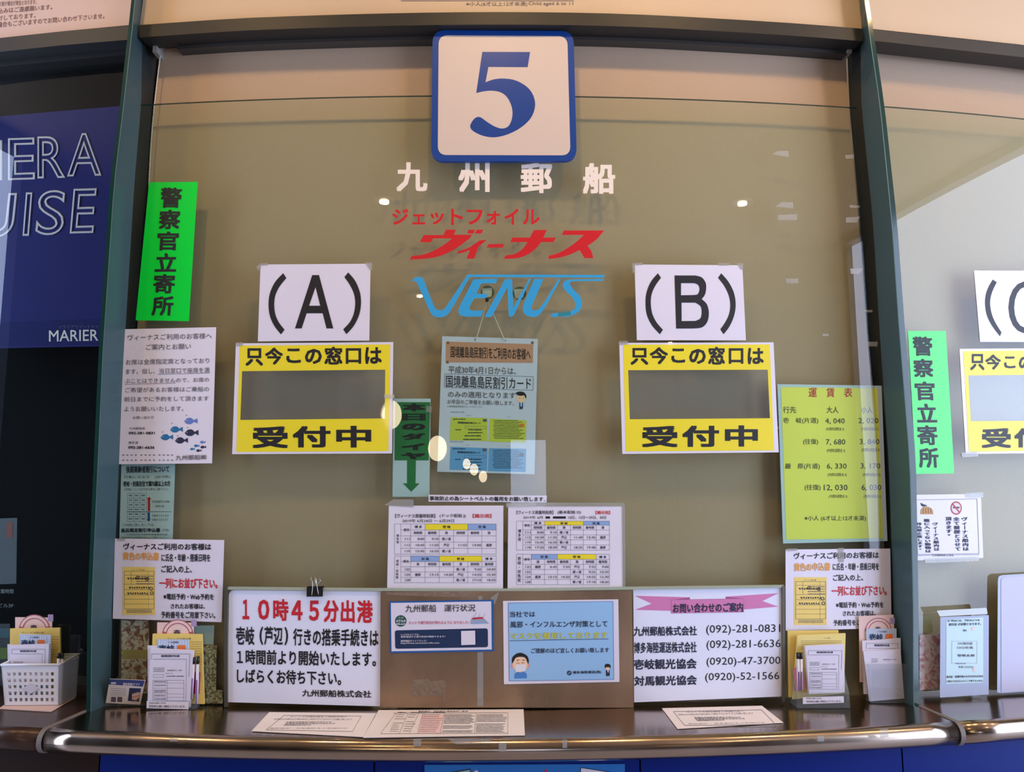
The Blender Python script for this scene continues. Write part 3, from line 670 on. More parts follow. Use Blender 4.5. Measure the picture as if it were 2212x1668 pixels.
windowsheet(vc, [(325, 475), (1020, 470), (1060, 1025), (358, 1032)], [(345, 487), (1000, 480), (1040, 1010), (376, 1020)],
    [('只', 382, 502, 458, 588), ('今', 462, 505, 545, 585), ('こ', 562, 515, 622, 578), ('の', 640, 512, 715, 585), ('窓', 730, 505, 812, 588)],
    [('受', 442, 895, 600, 1000), ('付', 615, 895, 770, 998), ('中', 790, 895, 930, 998)],
    'yellow notice with clear middle at the right edge beyond the fin', [[(335, 1025), (420, 1020), (425, 1045), (340, 1050)]],
    [(372, 616), (960, 610), (985, 855), (386, 858)])

# green police strips
s = Sheet('green_strip', 'bright green vertical strip beside the left fin, tall black characters', 'notice', V1, Arc(.0012))
s.slab([(322, 394), (427, 393), (408, 694), (293, 692)], GREENP, 'paper', ny=6)
for i, ch in enumerate('警察官立寄所'):
    y0 = [405, 453, 500, 547, 592, 640][i]; y1 = [449, 495, 541, 587, 634, 682][i]; xc = [371, 368, 364, 360, 356, 353][i]
    s.text(ch, xc - 23, y0, xc + 23, y1, INK, .025, dx=-3, part='character', sep=True)
s.done()
s = Sheet('green_strip', 'bright green vertical strip beside the right fin, beyond it', 'notice', vc, Arc(.0012))
s.slab([(52, 380), (253, 380), (298, 1135), (95, 1138)], GREENP, 'paper', ny=6)
for i, ch in enumerate('警察官立寄所'):
    y0 = [410, 528, 648, 765, 880, 1000][i]; y1 = [512, 625, 748, 865, 985, 1105][i]; xc = [128, 132, 140, 150, 153, 160][i]
    s.text(ch, xc - 52, y0, xc + 52, y1, INK, .025, dx=6, part='character', sep=True)
s.done()

# fish notice
s = Sheet('window_notice', 'white notice with printed fish, below the left green strip', 'notice', (220, 680, 5.053), Arc(.0012))
s.slab([(246, 158), (1248, 136), (1203, 1622), (186, 1632)], PAPERM, 'paper')
K = INKG
for t_, x0, y0, x1, y1, dy in [('ヴィーナスご利用のお客様へ', 282, 218, 1200, 282, -20), ('ご案内とお願い', 482, 322, 972, 386, -10), ('お席は全席指定席となっており', 262, 488, 1172, 548, -18),
        ('ます。但し、当日窓口で座席を選', 262, 592, 1176, 650, -18), ('ぶことはできませんので、お席の', 252, 698, 1170, 750, -16), ('ご希望があるお客様はご乗船の', 256, 796, 1170, 850, -12),
        ('前日までに予約をして頂きます', 246, 896, 1165, 950, -10), ('ようお願いいたします。', 246, 1004, 890, 1058, -6), ('お問い合わせ', 340, 1108, 568, 1140, -4), ('九州郵船㈱', 300, 1226, 472, 1256, 0), ('博多港', 290, 1382, 396, 1412, 0)]:
    s.text(t_, x0, y0, x1, y1, K, .002, dy=dy)
s.text('092-281-0831', 294, 1277, 578, 1306, INK, .025); s.text('092-281-6636', 289, 1434, 575, 1464, INK, .025); s.text('九州郵船㈱', 806, 1534, 1142, 1590, INKG, .01, dy=-8)
s.line(610, 652, 1178, 636, 4, INKG); s.line(250, 760, 806, 746, 4, mat('maroon_ink', (130, 70, 80), .6))
def fish(x, y, w_, m, part='printed_fish'):
    h = w_ * .22
    s.poly(path([[(x - w_ * .5, y + h * .2), (x - w_ * .3, y - h * .8), (x, y - h), (x + w_ * .22, y - h * .2)], (x + w_ * .48, y - h * .9), (x + w_ * .5, y + h * .9), [(x + w_ * .24, y + h * .3), (x, y + h * 1.1), (x - w_ * .3, y + h), (x - w_ * .5, y + h * .2)]]), m, part, 1.5)
    s.disc(x - w_ * .33, y - h * .1, w_ * .03, PAPERM, 'fish_eye', 2, n=8)
FB = [mat('periwinkle_ink', (96, 124, 190), .6), mat('ocean_ink', (20, 110, 160), .6), mat('indigo_ink', (34, 32, 66), .6)]
for x, y, w_, c in [(972, 1158, 145, 0), (815, 1250, 140, 1), (980, 1286, 152, 2), (710, 1335, 138, 1), (870, 1370, 142, 2), (1100, 1390, 62, 0), (1034, 1430, 60, 1), (1106, 1444, 64, 2), (988, 1466, 54, 1), (1058, 1482, 60, 2)]: fish(x, y, w_, FB[c])
for x, y in [(765, 1185), (663, 1280), (922, 1097), (936, 1232), (828, 1322)]: s.poly([(x - 9, y - 8), (x, y - 3), (x + 9, y - 8), (x, y + 12)], mat('rose_ink', (170, 110, 120), .6), 'printed_heart', 1.5)
for r_ in range(2):
    for i in range(12):
        x = 218 + i * 46 + (i // 4) * 14; s.poly([(x, 1532 + r_ * 56 - i * .4), (x + 16, 1526 + r_ * 56), (x + 30, 1532 + r_ * 56), (x + 16, 1539 + r_ * 56)], INKG, 'dash', 1.5)
s.done()
# senior discount sheet (inside the glass)
s = Sheet('discount_notice', 'pale blue sheet with red and blue arrows, behind the glass under the fish notice', 'notice', (220, 980, 4.507), Arc(-.0115))
PB = mat('pale_blue_paper', (196, 216, 226), .6)
s.slab([(190, 100), (715, 85), (690, 845), (170, 840)], PB, 'paper')
for t_, x0, y0, x1, y1, b_ in [('後期高齢者割引について', 236, 122, 655, 188, .02), ('対象になる方　(2019年)', 216, 214, 664, 248, 0), ('壱岐・対馬在住で満75歳以上の方', 210, 268, 666, 322, .03), ('ご利用については下記の表をご覧下さい。', 210, 336, 650, 362, 0), ('ご利用に致しましては、', 204, 682, 512, 710, 0), ('島民限定割引申込書', 188, 728, 568, 770, .03), ('(下記)', 584, 734, 652, 766, 0)]:
    s.text(t_, x0, y0, x1, y1, INKG if b_ < .02 else INKN, b_, dy=-4)
s.text('ご利用島民割引適用申請書類等配慮', 215, 780, 640, 797, INKG, 0); s.text('住所生年月日手帳番号等などご提示ください。', 190, 808, 640, 828, INKG, 0)
for j in range(7): s.line(248, 387 + j * 45.5, 436, 387 + j * 45.5, 2, INKG)
for x in (248, 310, 370, 436): s.line(x, 387, x - 1, 660, 2, INKG)
for j in range(6):
    for x in (262, 322, 385): s.blur(x, 402 + j * 45.5, x + 36, 414 + j * 45.5, INKG, seed=j + x)
s.line(248, 566, 676, 566, 4, INKG)
s.poly([(460, 420), (482, 445), (470, 445), (470, 560), (448, 560), (448, 445), (438, 445)], RED, 'arrow'); s.poly([(456, 664), (436, 638), (446, 638), (446, 572), (468, 572), (468, 638), (476, 638)], BBLUE, 'arrow')
for y, x0, x1 in [(456, 486, 658), (500, 520, 606), (592, 488, 652), (632, 488, 648)]: s.text('利用者割引の適用' if y < 560 else '対象外となります', x0, y, x1, y + 24, INKG, 0)
s.done()
# yellow application form notices (left and right)
def form_notice(view, q, L, label, clip=None):
    s = Sheet('window_notice', label, 'notice', view, Arc(.0012)); s.slab(q, PAPER, 'paper')
    for t_, x0, y0, x1, y1, m, b_, dy in L: s.text(t_, x0, y0, x1, y1, m, b_, dy=dy)
    return s
def mini_form(s, x0, y0, x1, y1, seed=1):
    w_, h = x1 - x0, y1 - y0; s.rect(x0, y0, x1, y1, YPAD, 'form_picture', 1)
    s.text('ヴィーナス申込書', x0 + .3 * w_, y0 + .045 * h, x0 + .68 * w_, y0 + .075 * h, INKG, 0, lvl=2)
    s.frame(x0 + .05 * w_, y0 + .09 * h, x0 + .97 * w_, y0 + .87 * h, w_ * .01, INKG, lvl=2)
    for f in (.17, .36, .47, .58, .67, .77): s.line(x0 + .05 * w_, y0 + f * h, x0 + .97 * w_, y0 + f * h, w_ * .008, INKG, lvl=2)
    s.line(x0 + .27 * w_, y0 + .09 * h, x0 + .27 * w_, y0 + .36 * h, w_ * .008, INKG, lvl=2); s.line(x0 + .8 * w_, y0 + .09 * h, x0 + .8 * w_, y0 + .87 * h, w_ * .006, INKG, lvl=2)
    for k in range(4): s.blur(x0 + .42 * w_, y0 + (.19 + .05 * k) * h, x0 + .95 * w_, y0 + (.21 + .05 * k) * h, INKG, seed=seed + k)
    for k, (a, b_) in enumerate([(.15, .24), (.2, .43), (.15, .55)]):
        x = x0 + a * w_
        for c in range(9):
            y = y0 + b_ * h; s.line(x, y + .03 * h * ((c * 7) % 3 - 1) * .5, x + .04 * w_, y - .03 * h * ((c * 5) % 3 - 1) * .6, w_ * .02, INK, 'handwriting', 2.2)
            s.line(x + .03 * w_, y - .02 * h, x + .045 * w_, y + .02 * h, w_ * .02, INK, 'handwriting', 2.2); x += .072 * w_
    for a, b_ in ((.46, .22), (.76, .25), (.88, .45), (.9, .545)): s.ring(x0 + a * w_, y0 + b_ * h, .035 * w_, .055 * w_, INK, 'handwriting', 2.3, n=12)
    for k in range(3): s.blur(x0 + .12 * w_, y0 + (.89 + .025 * k) * h, x0 + .9 * w_, y0 + (.905 + .025 * k) * h, INKG, seed=seed + 9 + k)
s = form_notice((220, 980, 4.507), [(128, 828), (1192, 842), (1166, 1642), (106, 1608)], [
    ('ヴィーナスご利用のお客様は', 210, 872, 1064, 938, INK, .022, 3), ('黄色の申込書', 206, 958, 556, 1038, AMBER, .03, 4), ('に氏名・年齢・搭乗日時を', 580, 975, 1055, 1052, INK, .022, 2),
    ('ご記入の上、', 578, 1088, 876, 1158, INK, .022, 4), ('一列にお並び下さい。', 558, 1212, 1126, 1312, RED, .025, 4), ('※電話予約・Web予約を', 600, 1362, 1090, 1422, INK, .022, 4), ('されたお客様は、', 670, 1460, 1004, 1512, INK, .022, 2), ('予約番号をご用意下さい。', 575, 1536, 1104, 1602, INK, .022, 6)],
    'white notice picturing a yellow form, on the glass above the left leaflet holder')
mini_form(s, 202, 1104, 518, 1572); s.tape([(150, 828), (230, 830), (228, 850), (148, 848)]); s.done()
s = form_notice((1680, 1170, 4.278), [(72, 74), (1040, 65), (1045, 690), (80, 822)], [
    ('ヴィーナスご利用のお客様は', 150, 104, 935, 165, INK, .022, -10), ('黄色の申込書', 152, 200, 486, 276, AMBER, .03, -6), ('に氏名・年齢・搭乗日時を', 510, 200, 936, 268, INK, .022, -4),
    ('ご記入の上、', 512, 305, 790, 365, INK, .022, -3), ('一列にお並び下さい。', 500, 412, 1008, 504, RED, .025, -6), ('※電話予約・Web予約を', 540, 560, 978, 614, INK, .022, -4), ('されたお客様は、', 602, 640, 905, 690, INK, .022, -4), ('予約番号をご用意下さい。', 515, 724, 1000, 780, INK, .022, -8)],
    'white notice picturing a yellow form, on the glass beside the right fin')
s.parts[0]['V'] = []; s.parts[0]['F'] = []; s.parts[0]['c'] = 0; s.slab([(72, 74), (1040, 65), (1052, 800), (74, 824)], PAPER, 'paper')
mini_form(s, 152, 330, 452, 772, 5); s.tape([(80, 68), (180, 62), (180, 84), (82, 90)]); s.tape([(555, 60), (610, 58), (612, 190), (560, 192)]); s.done()

# suction cups, hanging poster behind the glass
RUB = mat('smoky_suction_rubber', (92, 100, 84), .35); HOOK = mat('frosted_hook_plastic', (190, 196, 180), .5)
for nm, x_, y_ in (('suction hook behind the blue logo, string tied to it', 1053, 632), ('suction hook behind the blue logo, the right one with nothing hung on it', 1122, 634)):
    s = Sheet('suction_hook', nm, 'hook', V1, Arc(-.009)); s.disc(x_, y_, 15, RUB, 'cup', 0, n=20)
    c = s.parts[0]; s.parts.clear(); s.idx.clear()
    s.poly([(x_ + 15 * math.cos(a / 20 * 6.283), y_ + 15 * math.sin(a / 20 * 6.283)) for a in range(20)], RUB, 'cup', 0, thick=.004)
    s.quad([(x_ - 12, y_ - 9), (x_ + 10, y_ - 10), (x_ + 9, y_ + 9), (x_ - 9, y_ + 11)], HOOK, 'hook_plate', 1)
    s.poly([(x_ - 5, y_ + 13), (x_ + 3, y_ + 13), (x_ + 2, y_ + 20), (x_ - 4, y_ + 20)], BLACKP, 'hook', 0, thick=.006); s.done()
hp = Arc(-.016)
s = Sheet('hanging_poster', 'pale laminated poster hung on a string behind the glass, with card pictures', 'poster', (840, 690, 4.069), hp)
s.slab([(470, 148), (1310, 172), (1280, 1362), (425, 1340)], mat('bluish_laminated_paper', (206, 214, 232), .5, coat=.3), 'paper')
s.quad([(503, 195), (1270, 218), (1266, 383), (500, 378)], mat('tan_scroll_print', (196, 146, 118), .6), 'scroll_banner', 1)
for x, y in ((520, 207), (1262, 205), (514, 376)): s.disc(x, y, 13, mat('brown_scroll_print', (140, 96, 80), .6), 'scroll_curl', 1.5)
s.text('国境離島島民割引をご利用のお客様へ', 543, 235, 1246, 335, INK, .008, dy=22)
s.text('平成30年4月1日からは、', 525, 408, 1118, 474, INKG, .006, dy=14)
s.frame(492, 478, 1270, 598, 3, INKG, dy=26, dx=-4); s.text('国境離島島民割引カード', 503, 490, 1250, 596, INK, .004, dy=22)
s.text('のみの適用となります', 520, 630, 1112, 686, INKG, .006, dy=12); s.text('お早目のご準備をお願い致します。', 515, 703, 1100, 744, INKG, .003, dy=14); s.text('※ 国境離島島民割引カードのサンプル', 515, 756, 820, 772, INKG, 0, dy=6); s.text('壱岐市発行 (表面)', 542, 810, 666, 823, INKG, 0)
s.text('オモテ', 678, 840, 722, 852, INKG, 0); s.text('ウラ', 1040, 852, 1070, 864, INKG, 0); s.text('対馬市発行 (表面)', 534, 1070, 655, 1082, INKG, 0); s.text('オモテ', 672, 1100, 712, 1110, INKG, 0); s.text('ウラ', 1034, 1110, 1060, 1120, INKG, 0)
LIME = mat('lime_card_print', (200, 212, 70), .5); SKY2 = mat('blue_card_print', (104, 168, 222), .5)
for qd, c_, kind in (([(545, 860), (868, 868), (864, 1072), (536, 1062)], LIME, 0), ([(886, 872), (1210, 888), (1202, 1085), (878, 1076)], LIME, 1), ([(542, 1120), (868, 1132), (862, 1330), (534, 1322)], SKY2, 0), ([(880, 1132), (1206, 1138), (1202, 1342), (870, 1334)], SKY2, 1)):
    s.quad(qd, c_, 'card_picture', 1); x0, y0 = qd[0]
    if kind == 0:
        s.text('国境離島島民割引カード', x0 + 62, y0 + 38, x0 + 262, y0 + 56, INKN, .02, dy=6); s.frame(x0 + 122, y0 + 76, x0 + 312, y0 + 98, 2, INKG, dy=4)
        for k, (a, b_) in enumerate([(20, 12), (150, 105), (150, 130), (120, 158), (110, 190)]): s.blur(x0 + a, y0 + b_, x0 + a + 110 + 12 * k, y0 + b_ + 12, INKN, seed=k)
        s.blur(x0 + 40, y0 + 105, x0 + 90, y0 + 116, INKN, seed=6); s.rect(x0 + 282, y0 + 16, x0 + 316, y0 + 40, INKG, 'emblem', 1.4)
    else:
        for k in range(12): s.blur(x0 + 30 + (k % 3) * 6, y0 + 14 + k * 14.2, x0 + 250 + (k * 37 % 60), y0 + 21 + k * 14.2, INKN, seed=k + 20)
        s.rect(x0 + 270, y0 + 44, x0 + 304, y0 + 74, ORANGE if c_ is LIME else INKG, 'seal', 1.8)
# bowing clerk picture
s.disc(1162, 692, 42, SKIN, 'printed_face', 1.6, ry=40); s.poly(path([[(1112, 650), (1140, 636), (1185, 640), (1208, 670), (1204, 700)], [(1190, 668), (1160, 672), (1135, 668), (1112, 650)]]), INK, 'printed_hair', 1.9)
for x in (1146, 1180): s.line(x - 8, 694, x + 8, 694, 3, INKG, 'printed_eyes', 2)
s.poly([(1148, 730), (1178, 730), (1182, 768), (1146, 768)], BBLUE, 'printed_suit', 1.6); s.rect(1158, 730, 1168, 766, PAPERM, 'printed_shirt', 1.8); s.rect(1148, 768, 1162, 790, INKN, 'printed_legs', 1.6); s.rect(1165, 768, 1178, 788, INKN, 'printed_legs', 1.6)
for p0_, p1_ in (((1053, 650), (1028, 736)), ((1053, 650), (1091, 737))):
    A0 = Arc(-.013).at(np.array([p0_[0], p1_[0]]), np.array([p0_[1], p1_[1]]))
    s.add('string', *tube([A0[0], A0[1]], .0011), mat('white_string', (216, 210, 196), .7), sep=True)
for x_, y_ in ((762, 180), (1022, 186)): s.disc(x_, y_, 8, INKG, 'eyelet', 1.2, n=12)
s.done()

# green arrow sheet, seatbelt strip
s = Sheet('arrow_notice', 'narrow white sheet with dark green box and down arrow', 'notice', (840, 690, 4.069), Arc(-.0105))
GD = mat('bottle_green_print', (38, 124, 66), .5, noise=.12, nscale=30)
s.slab([(42, 697), (368, 697), (356, 1560), (32, 1560)], PB, 'paper'); s.slab([(56, 728), (364, 728), (350, 1240), (50, 1240)], GD, 'print', 0, 1)
s.poly([(160, 1240), (238, 1240), (234, 1442), (270, 1442), (196, 1516), (124, 1442), (160, 1442)], GD, 'arrow', 1)
for ch, y0, y1 in [('本', 738, 808), ('日', 828, 890), ('の', 915, 975), ('ダ', 1000, 1060), ('イ', 1090, 1150), ('ヤ', 1170, 1230)]: s.text(ch, 120 - (y0 - 738) * .03, y0, 322, y1, INK, .05)
s.tape([(330, 760), (380, 770), (376, 820), (326, 812)]); s.done()
s = Sheet('seat_belt_strip', 'narrow white strip with one line of print above the timetables', 'notice', (820, 1060, 4.096), Arc(.0012))
s.slab([(434, 37), (1480, 44), (1477, 104), (433, 97)], PAPER, 'paper'); s.text('事故防止の為シートベルトの着用をお願い致します．', 442, 48, 1465, 88, INK, .02, dy=8); s.done()
# timetables
def timetable(label, q, title, sub, x, w_, rows, geo):
    s = Sheet('timetable_sheet', label, 'timetable', (820, 1060, 4.096), Arc(.0012)); s.slab(q, PAPERM, 'paper')
    geo(s); return s
def grid(s, X, Y, col):
    for y in Y: s.line(X[0], y, X[-1], y, 2.6, INKG)
    for x in X: s.line(x, Y[0], x, Y[-1], 2.2, INKG)
def cells(s, X, Y, data, b_=.012):
    for (i, j, t_) in data:
        cw = X[i + 1] - X[i]; hh = min(26, (Y[j + 1] - Y[j]) * .6); cy = (Y[j] + Y[j + 1]) / 2; n = len(t_)
        num = t_[0].isdigit(); wd = min(cw * .82, n * (15 if num else 25)); cx_ = X[i] + cw / 2 if not num else X[i + 1] - 6 - wd / 2
        s.text(t_, cx_ - wd / 2, cy - hh / 2 * (.8 if num else 1), cx_ + wd / 2, cy + hh / 2 * (.8 if num else 1), INKN if not num else INKG, b_)
def g1(s):
    s.text('【ヴィーナス発着時刻表】', 138, 206, 492, 242, INKN, .012); s.text('(ドック配船 J)', 532, 206, 762, 242, INKN, .01); s.text('【掲示用】', 824, 206, 990, 242, RED, .02); s.text('2019年 6月24日 ～ 6月29日', 203, 252, 660, 282, INKG, .01)
    X = [132, 188, 275, 402, 528, 655, 780, 905, 1032]; Y = [295, 348, 400, 455, 510, 562]
    s.rect(408, 295, 780, 348, YEL, 'header_band', .8); s.rect(780, 295, 1032, 348, BLUEP, 'header_band', .8)
    for y in Y: s.line(X[1] if y not in (Y[0], Y[-1]) else X[0], y, X[-1], y, 2.4, INKG)
    for k, x in enumerate(X): s.line(x, Y[1] if k in (4, 5, 7) else Y[0], x, Y[-1], 2.2, INKG)
    s.vtext('博多発', 160, 385, 160, 470, 24, INKN)
    s.text('便名', 212, 335, 262, 360, INKN, .01); s.text('博 多', 310, 308, 376, 334, INKN, .02); s.text('壱 岐', 560, 308, 628, 334, INKN, .02); s.text('対 馬', 874, 308, 940, 334, INKN, .02)
    cells(s, X, Y, [(2, 1, '発時間'), (3, 1, '着時間'), (4, 1, '港'), (5, 1, '発時間'), (6, 1, '着時間'), (7, 1, '港'), (1, 2, '111'), (2, 2, '8:00'), (3, 2, '9:10'), (4, 2, '郷ノ浦'), (1, 3, '113'), (2, 3, '10:45'), (3, 3, '11:50'), (4, 3, '芦辺'), (5, 3, '11:55'), (6, 3, '13:00'), (7, 3, '厳原'), (1, 4, '119'), (2, 4, '15:45'), (3, 4, '16:55'), (4, 4, '郷ノ浦')])
    Y = [578, 628, 674, 720, 768, 815]
    s.rect(275, 578, 528, 628, BLUEP, 'header_band', .8); s.rect(528, 578, 905, 628, YEL, 'header_band', .8)
    for y in Y: s.line(X[1] if y not in (Y[0], Y[-1]) else X[0], y, X[-1], y, 2.4, INKG)
    for k, x in enumerate(X): s.line(x, Y[1] if k in (3, 5, 6) else Y[0], x, Y[-1], 2.2, INKG)
    s.vtext('壱岐・対馬発', 158, 610, 155, 782, 24, INKN)
    s.text('便名', 208, 614, 258, 638, INKN, .01); s.text('対 馬', 370, 592, 436, 616, INKN, .02); s.text('壱 岐', 684, 592, 750, 616, INKN, .02); s.text('博 多', 935, 592, 1002, 616, INKN, .02)
    cells(s, X, Y, [(2, 1, '港'), (3, 1, '発時間'), (4, 1, '着時間'), (5, 1, '港'), (6, 1, '発時間'), (7, 1, '着時間'), (1, 2, '122'), (5, 2, '郷ノ浦'), (6, 2, '9:20'), (7, 2, '10:30'), (1, 3, '124'), (2, 3, '厳原'), (3, 3, '13:15'), (4, 3, '14:20'), (5, 3, '芦辺'), (6, 3, '14:25'), (7, 3, '15:30'), (1, 4, '128'), (5, 4, '郷ノ浦'), (6, 4, '17:10'), (7, 4, '18:20')])
s = timetable('white timetable sheet on the glass, the left one of two', [(82, 134), (1095, 132), (1092, 868), (66, 864)], '', '', 0, 0, 0, g1)
s.tape([(40, 130), (110, 84), (300, 84), (300, 148), (80, 150)][:4]); s.tape([(110, 78), (300, 78), (302, 135), (108, 135)]); s.done()
def g2(s):
    s.text('【ヴィーナス発着時刻表】', 1212, 176, 1538, 210, INKN, .01); s.text('(基本配船 D)', 1575, 176, 1782, 210, INKN, .01); s.text('【掲示用】', 1912, 178, 2040, 210, RED, .02)
    s.text('2019年 6月', 1272, 224, 1444, 250, INKG, .01); s.rect(1468, 228, 1508, 248, INK); s.rect(1534, 228, 1648, 248, INK); s.text('10日、12日～29日、30日', 1672, 224, 2005, 252, INKG, .012)
    X = [1212, 1268, 1342, 1460, 1575, 1690, 1804, 1918, 2034]; Y = [270, 306, 348, 392, 436, 480, 526]
    s.rect(1460, 270, 1802, 306, YEL, 'header_band', .8); s.rect(1802, 270, 2034, 306, BLUEP, 'header_band', .8)
    for y in Y: s.line(X[1] if y not in (Y[0], Y[-1]) else X[0], y, X[-1], y, 2.4, INKG)
    for k, x in enumerate(X): s.line(x, Y[1] if k in (4, 5, 7) else Y[0], x, Y[-1], 2.2, INKG)
    s.vtext('博多発', 1238, 340, 1238, 450, 28, INKN); s.text('便名', 1282, 296, 1328, 320, INKN, .01)
    s.text('博 多', 1368, 276, 1434, 300, INKN, .02); s.text('壱 岐', 1600, 278, 1664, 301, INKN, .02); s.text('対 馬', 1884, 278, 1948, 301, INKN, .02)
    cells(s, X, Y, [(2, 1, '発時間'), (3, 1, '着時間'), (4, 1, '港'), (5, 1, '発時間'), (6, 1, '着時間'), (7, 1, '港'), (1, 2, '111'), (2, 2, '8:00'), (3, 2, '9:10'), (4, 2, '郷ノ浦'), (1, 3, '113'), (2, 3, '10:30'), (3, 3, '11:35'), (4, 3, '芦辺'), (5, 3, '11:40'), (6, 3, '12:45'), (7, 3, '厳原'), (1, 4, '119'), (2, 4, '15:45'), (3, 4, '16:55'), (4, 4, '郷ノ浦'), (1, 5, '118'), (2, 5, '17:25'), (3, 5, '18:30'), (4, 5, '芦辺'), (5, 5, '18:35'), (6, 5, '19:40'), (7, 5, '厳原')])
    Y = [563, 608, 652, 698, 742, 786, 832]
    s.rect(1342, 563, 1573, 608, BLUEP, 'header_band', .8); s.rect(1573, 563, 1916, 608, YEL, 'header_band', .8)
    for y in Y: s.line(X[1] if y not in (Y[0], Y[-1]) else X[0], y, X[-1], y, 2.4, INKG)
    for k, x in enumerate(X): s.line(x, Y[1] if k in (3, 5, 6) else Y[0], x, Y[-1], 2.2, INKG)
    s.vtext('壱岐・対馬発', 1237, 582, 1235, 812, 30, INKN); s.text('便名', 1280, 596, 1328, 620, INKN, .01)
    s.text('対 馬', 1424, 574, 1488, 598, INKN, .02); s.text('壱 岐', 1712, 574, 1778, 598, INKN, .02); s.text('博 多', 1942, 576, 2008, 600, INKN, .02)
    cells(s, X, Y, [(2, 1, '港'), (3, 1, '発時間'), (4, 1, '着時間'), (5, 1, '港'), (6, 1, '発時間'), (7, 1, '着時間'), (1, 2, '121'), (2, 2, '厳原'), (3, 2, '6:45'), (4, 2, '7:50'), (5, 2, '芦辺'), (6, 2, '7:55'), (7, 2, '9:00'), (1, 3, '122'), (5, 3, '郷ノ浦'), (6, 3, '9:25'), (7, 3, '10:35'), (1, 4, '124'), (2, 4, '厳原'), (3, 4, '13:15'), (4, 4, '14:20'), (5, 4, '芦辺'), (6, 4, '14:25'), (7, 4, '15:30'), (1, 5, '128'), (5, 5, '郷ノ浦'), (6, 5, '17:10'), (7, 5, '18:20')])
s = timetable('white timetable sheet on the glass, the right one of two', [(1138, 142), (2148, 138), (2152, 866), (1132, 868)], '', '', 0, 0, 0, g2)
s.tape([(1120, 110), (1380, 108), (1382, 140), (1124, 148)]); s.tape([(1452, 106), (2165, 108), (2165, 140), (1455, 140)]); s.tape([(2145, 120), (2172, 122), (2176, 866), (2150, 866)]); s.done()

# fare table behind the glass
s = Sheet('fare_table', 'yellow fare table sheet with white margin, behind the glass by the right fin', 'notice', (1670, 810, 4.276), Arc(-.0105))
s.slab([(40, 85), (1002, 100), (1056, 1535), (92, 1558)], PB, 'paper'); FY = mat('fare_yellow_print', (240, 238, 96), .5)
s.slab([(72, 112), (965, 124), (1018, 1508), (122, 1522)], FY, 'print', 0, 1)
for ch, x0 in (('運', 328), ('賃', 492), ('表', 655)): s.text(ch, x0, 120, x0 + 76, 206, RED, .01)
for t_, x0, y0, x1, y1 in [('行先', 92, 292, 214, 354), ('大人', 494, 292, 604, 354), ('小人', 816, 292, 918, 354), ('壱　岐(片道)', 94, 394, 418, 454), ('4, 040', 482, 400, 662, 456), ('2, 020', 788, 398, 972, 454), ('(内燃料調整金 0)', 488, 484, 656, 520), ('(内燃料調整金 0)', 814, 484, 975, 520),
        ('(往復)', 278, 590, 416, 648), ('7, 680', 488, 594, 668, 652), ('3, 840', 800, 592, 982, 648), ('(内燃料調整金 0)', 496, 682, 666, 720), ('(内燃料調整金 0)', 816, 676, 988, 714), ('厳　原(片道)', 110, 816, 432, 876), ('6, 330', 496, 818, 680, 874), ('3, 170', 808, 816, 990, 872),
        ('(内燃料調整金 0)', 504, 906, 680, 942), ('(内燃料調整金 0)', 826, 906, 992, 942), ('(往復)', 292, 1012, 440, 1072), ('12, 030', 468, 1014, 688, 1074), ('6, 030', 816, 1014, 1000, 1072), ('(内燃料調整金 0)', 514, 1106, 686, 1142), ('(内燃料調整金 0)', 836, 1106, 1000, 1142), ('※小人 (6才以上12才未満)', 290, 1300, 858, 1354)]:
    s.text(t_, x0, y0, x1, y1, mat('olive_ink', (70, 74, 50), .6), .008 if y1 - y0 > 45 else .0)
s.tape([(10, 480), (50, 480), (56, 500), (14, 500)]); s.done()

# small tape remains on the right of the middle window
s = Sheet('tape_remains', 'old clear tape scraps left on the glass beside the letter B sheet', 'tape', (1200, 300, 2.765), Arc(.0006))
for q in [[(1295, 92), (1330, 72), (1390, 72), (1395, 108), (1295, 106)], [(1315, 405), (1350, 378), (1418, 378), (1420, 416)], [(1328, 455), (1445, 448), (1440, 486), (1330, 486)], [(1730, 98), (1785, 92), (1780, 118), (1735, 118)], [(1755, 395), (1820, 400), (1815, 412), (1760, 412)], [(1735, 470), (1818, 464), (1800, 500), (1735, 500)], [(1760, 775), (1840, 775), (1810, 808), (1765, 806)], [(1375, 835), (1450, 835), (1450, 862), (1380, 862)], [(1595, 1165), (1632, 1165), (1632, 1178), (1596, 1178)], [(1845, 1022), (1893, 1022), (1893, 1036), (1845, 1036)], [(1865, 1212), (1925, 1212), (1922, 1240), (1868, 1240)]]:
    s.slab(q[:4], TAPE, 'tape', .00015, 0, sep=True)
s.done()

# right bay notice
s = Sheet('rules_notice', 'small white notice with no smoking and pet carrier pictures', 'notice', (1980, 860, 2.608), Arc(.0012))
s.slab([(-10, 545), (362, 540), (376, 900), (0, 915)], PAPER, 'paper'); s.tape([(275, 535), (375, 530), (376, 560), (276, 562)], 2); s.tape([(45, 905), (350, 893), (352, 918), (48, 930)], 2)
s.frame(-5, 574, 340, 882, 2, INKG, dy=-6, dx=12)
s.disc(223, 620, 32, mat('no_smoking_red', (180, 60, 60), .5), 'symbol', 1, ry=38); s.disc(223, 620, 25, PAPERM, 'symbol', 1.5, ry=30); s.rect(205, 612, 242, 622, INKG, 'symbol', 1.8); s.line(203, 596, 243, 645, 8, mat('no_smoking_red', (180, 60, 60), .5), 'symbol', 2.2)
s.poly(path([[(22, 655), (25, 628), (45, 612), (70, 614), (90, 630), (95, 655)]]), mat('carrier_tan', (196, 150, 90), .6), 'carrier_picture', 1.5)
for x in (38, 52, 66, 80): s.line(x, 620, x, 650, 2.5, INK, 'carrier_picture', 2)
s.poly([(22, 590), (40, 598), (62, 606), (40, 612), (28, 608)], INKN, 'carrier_picture', 1.8)
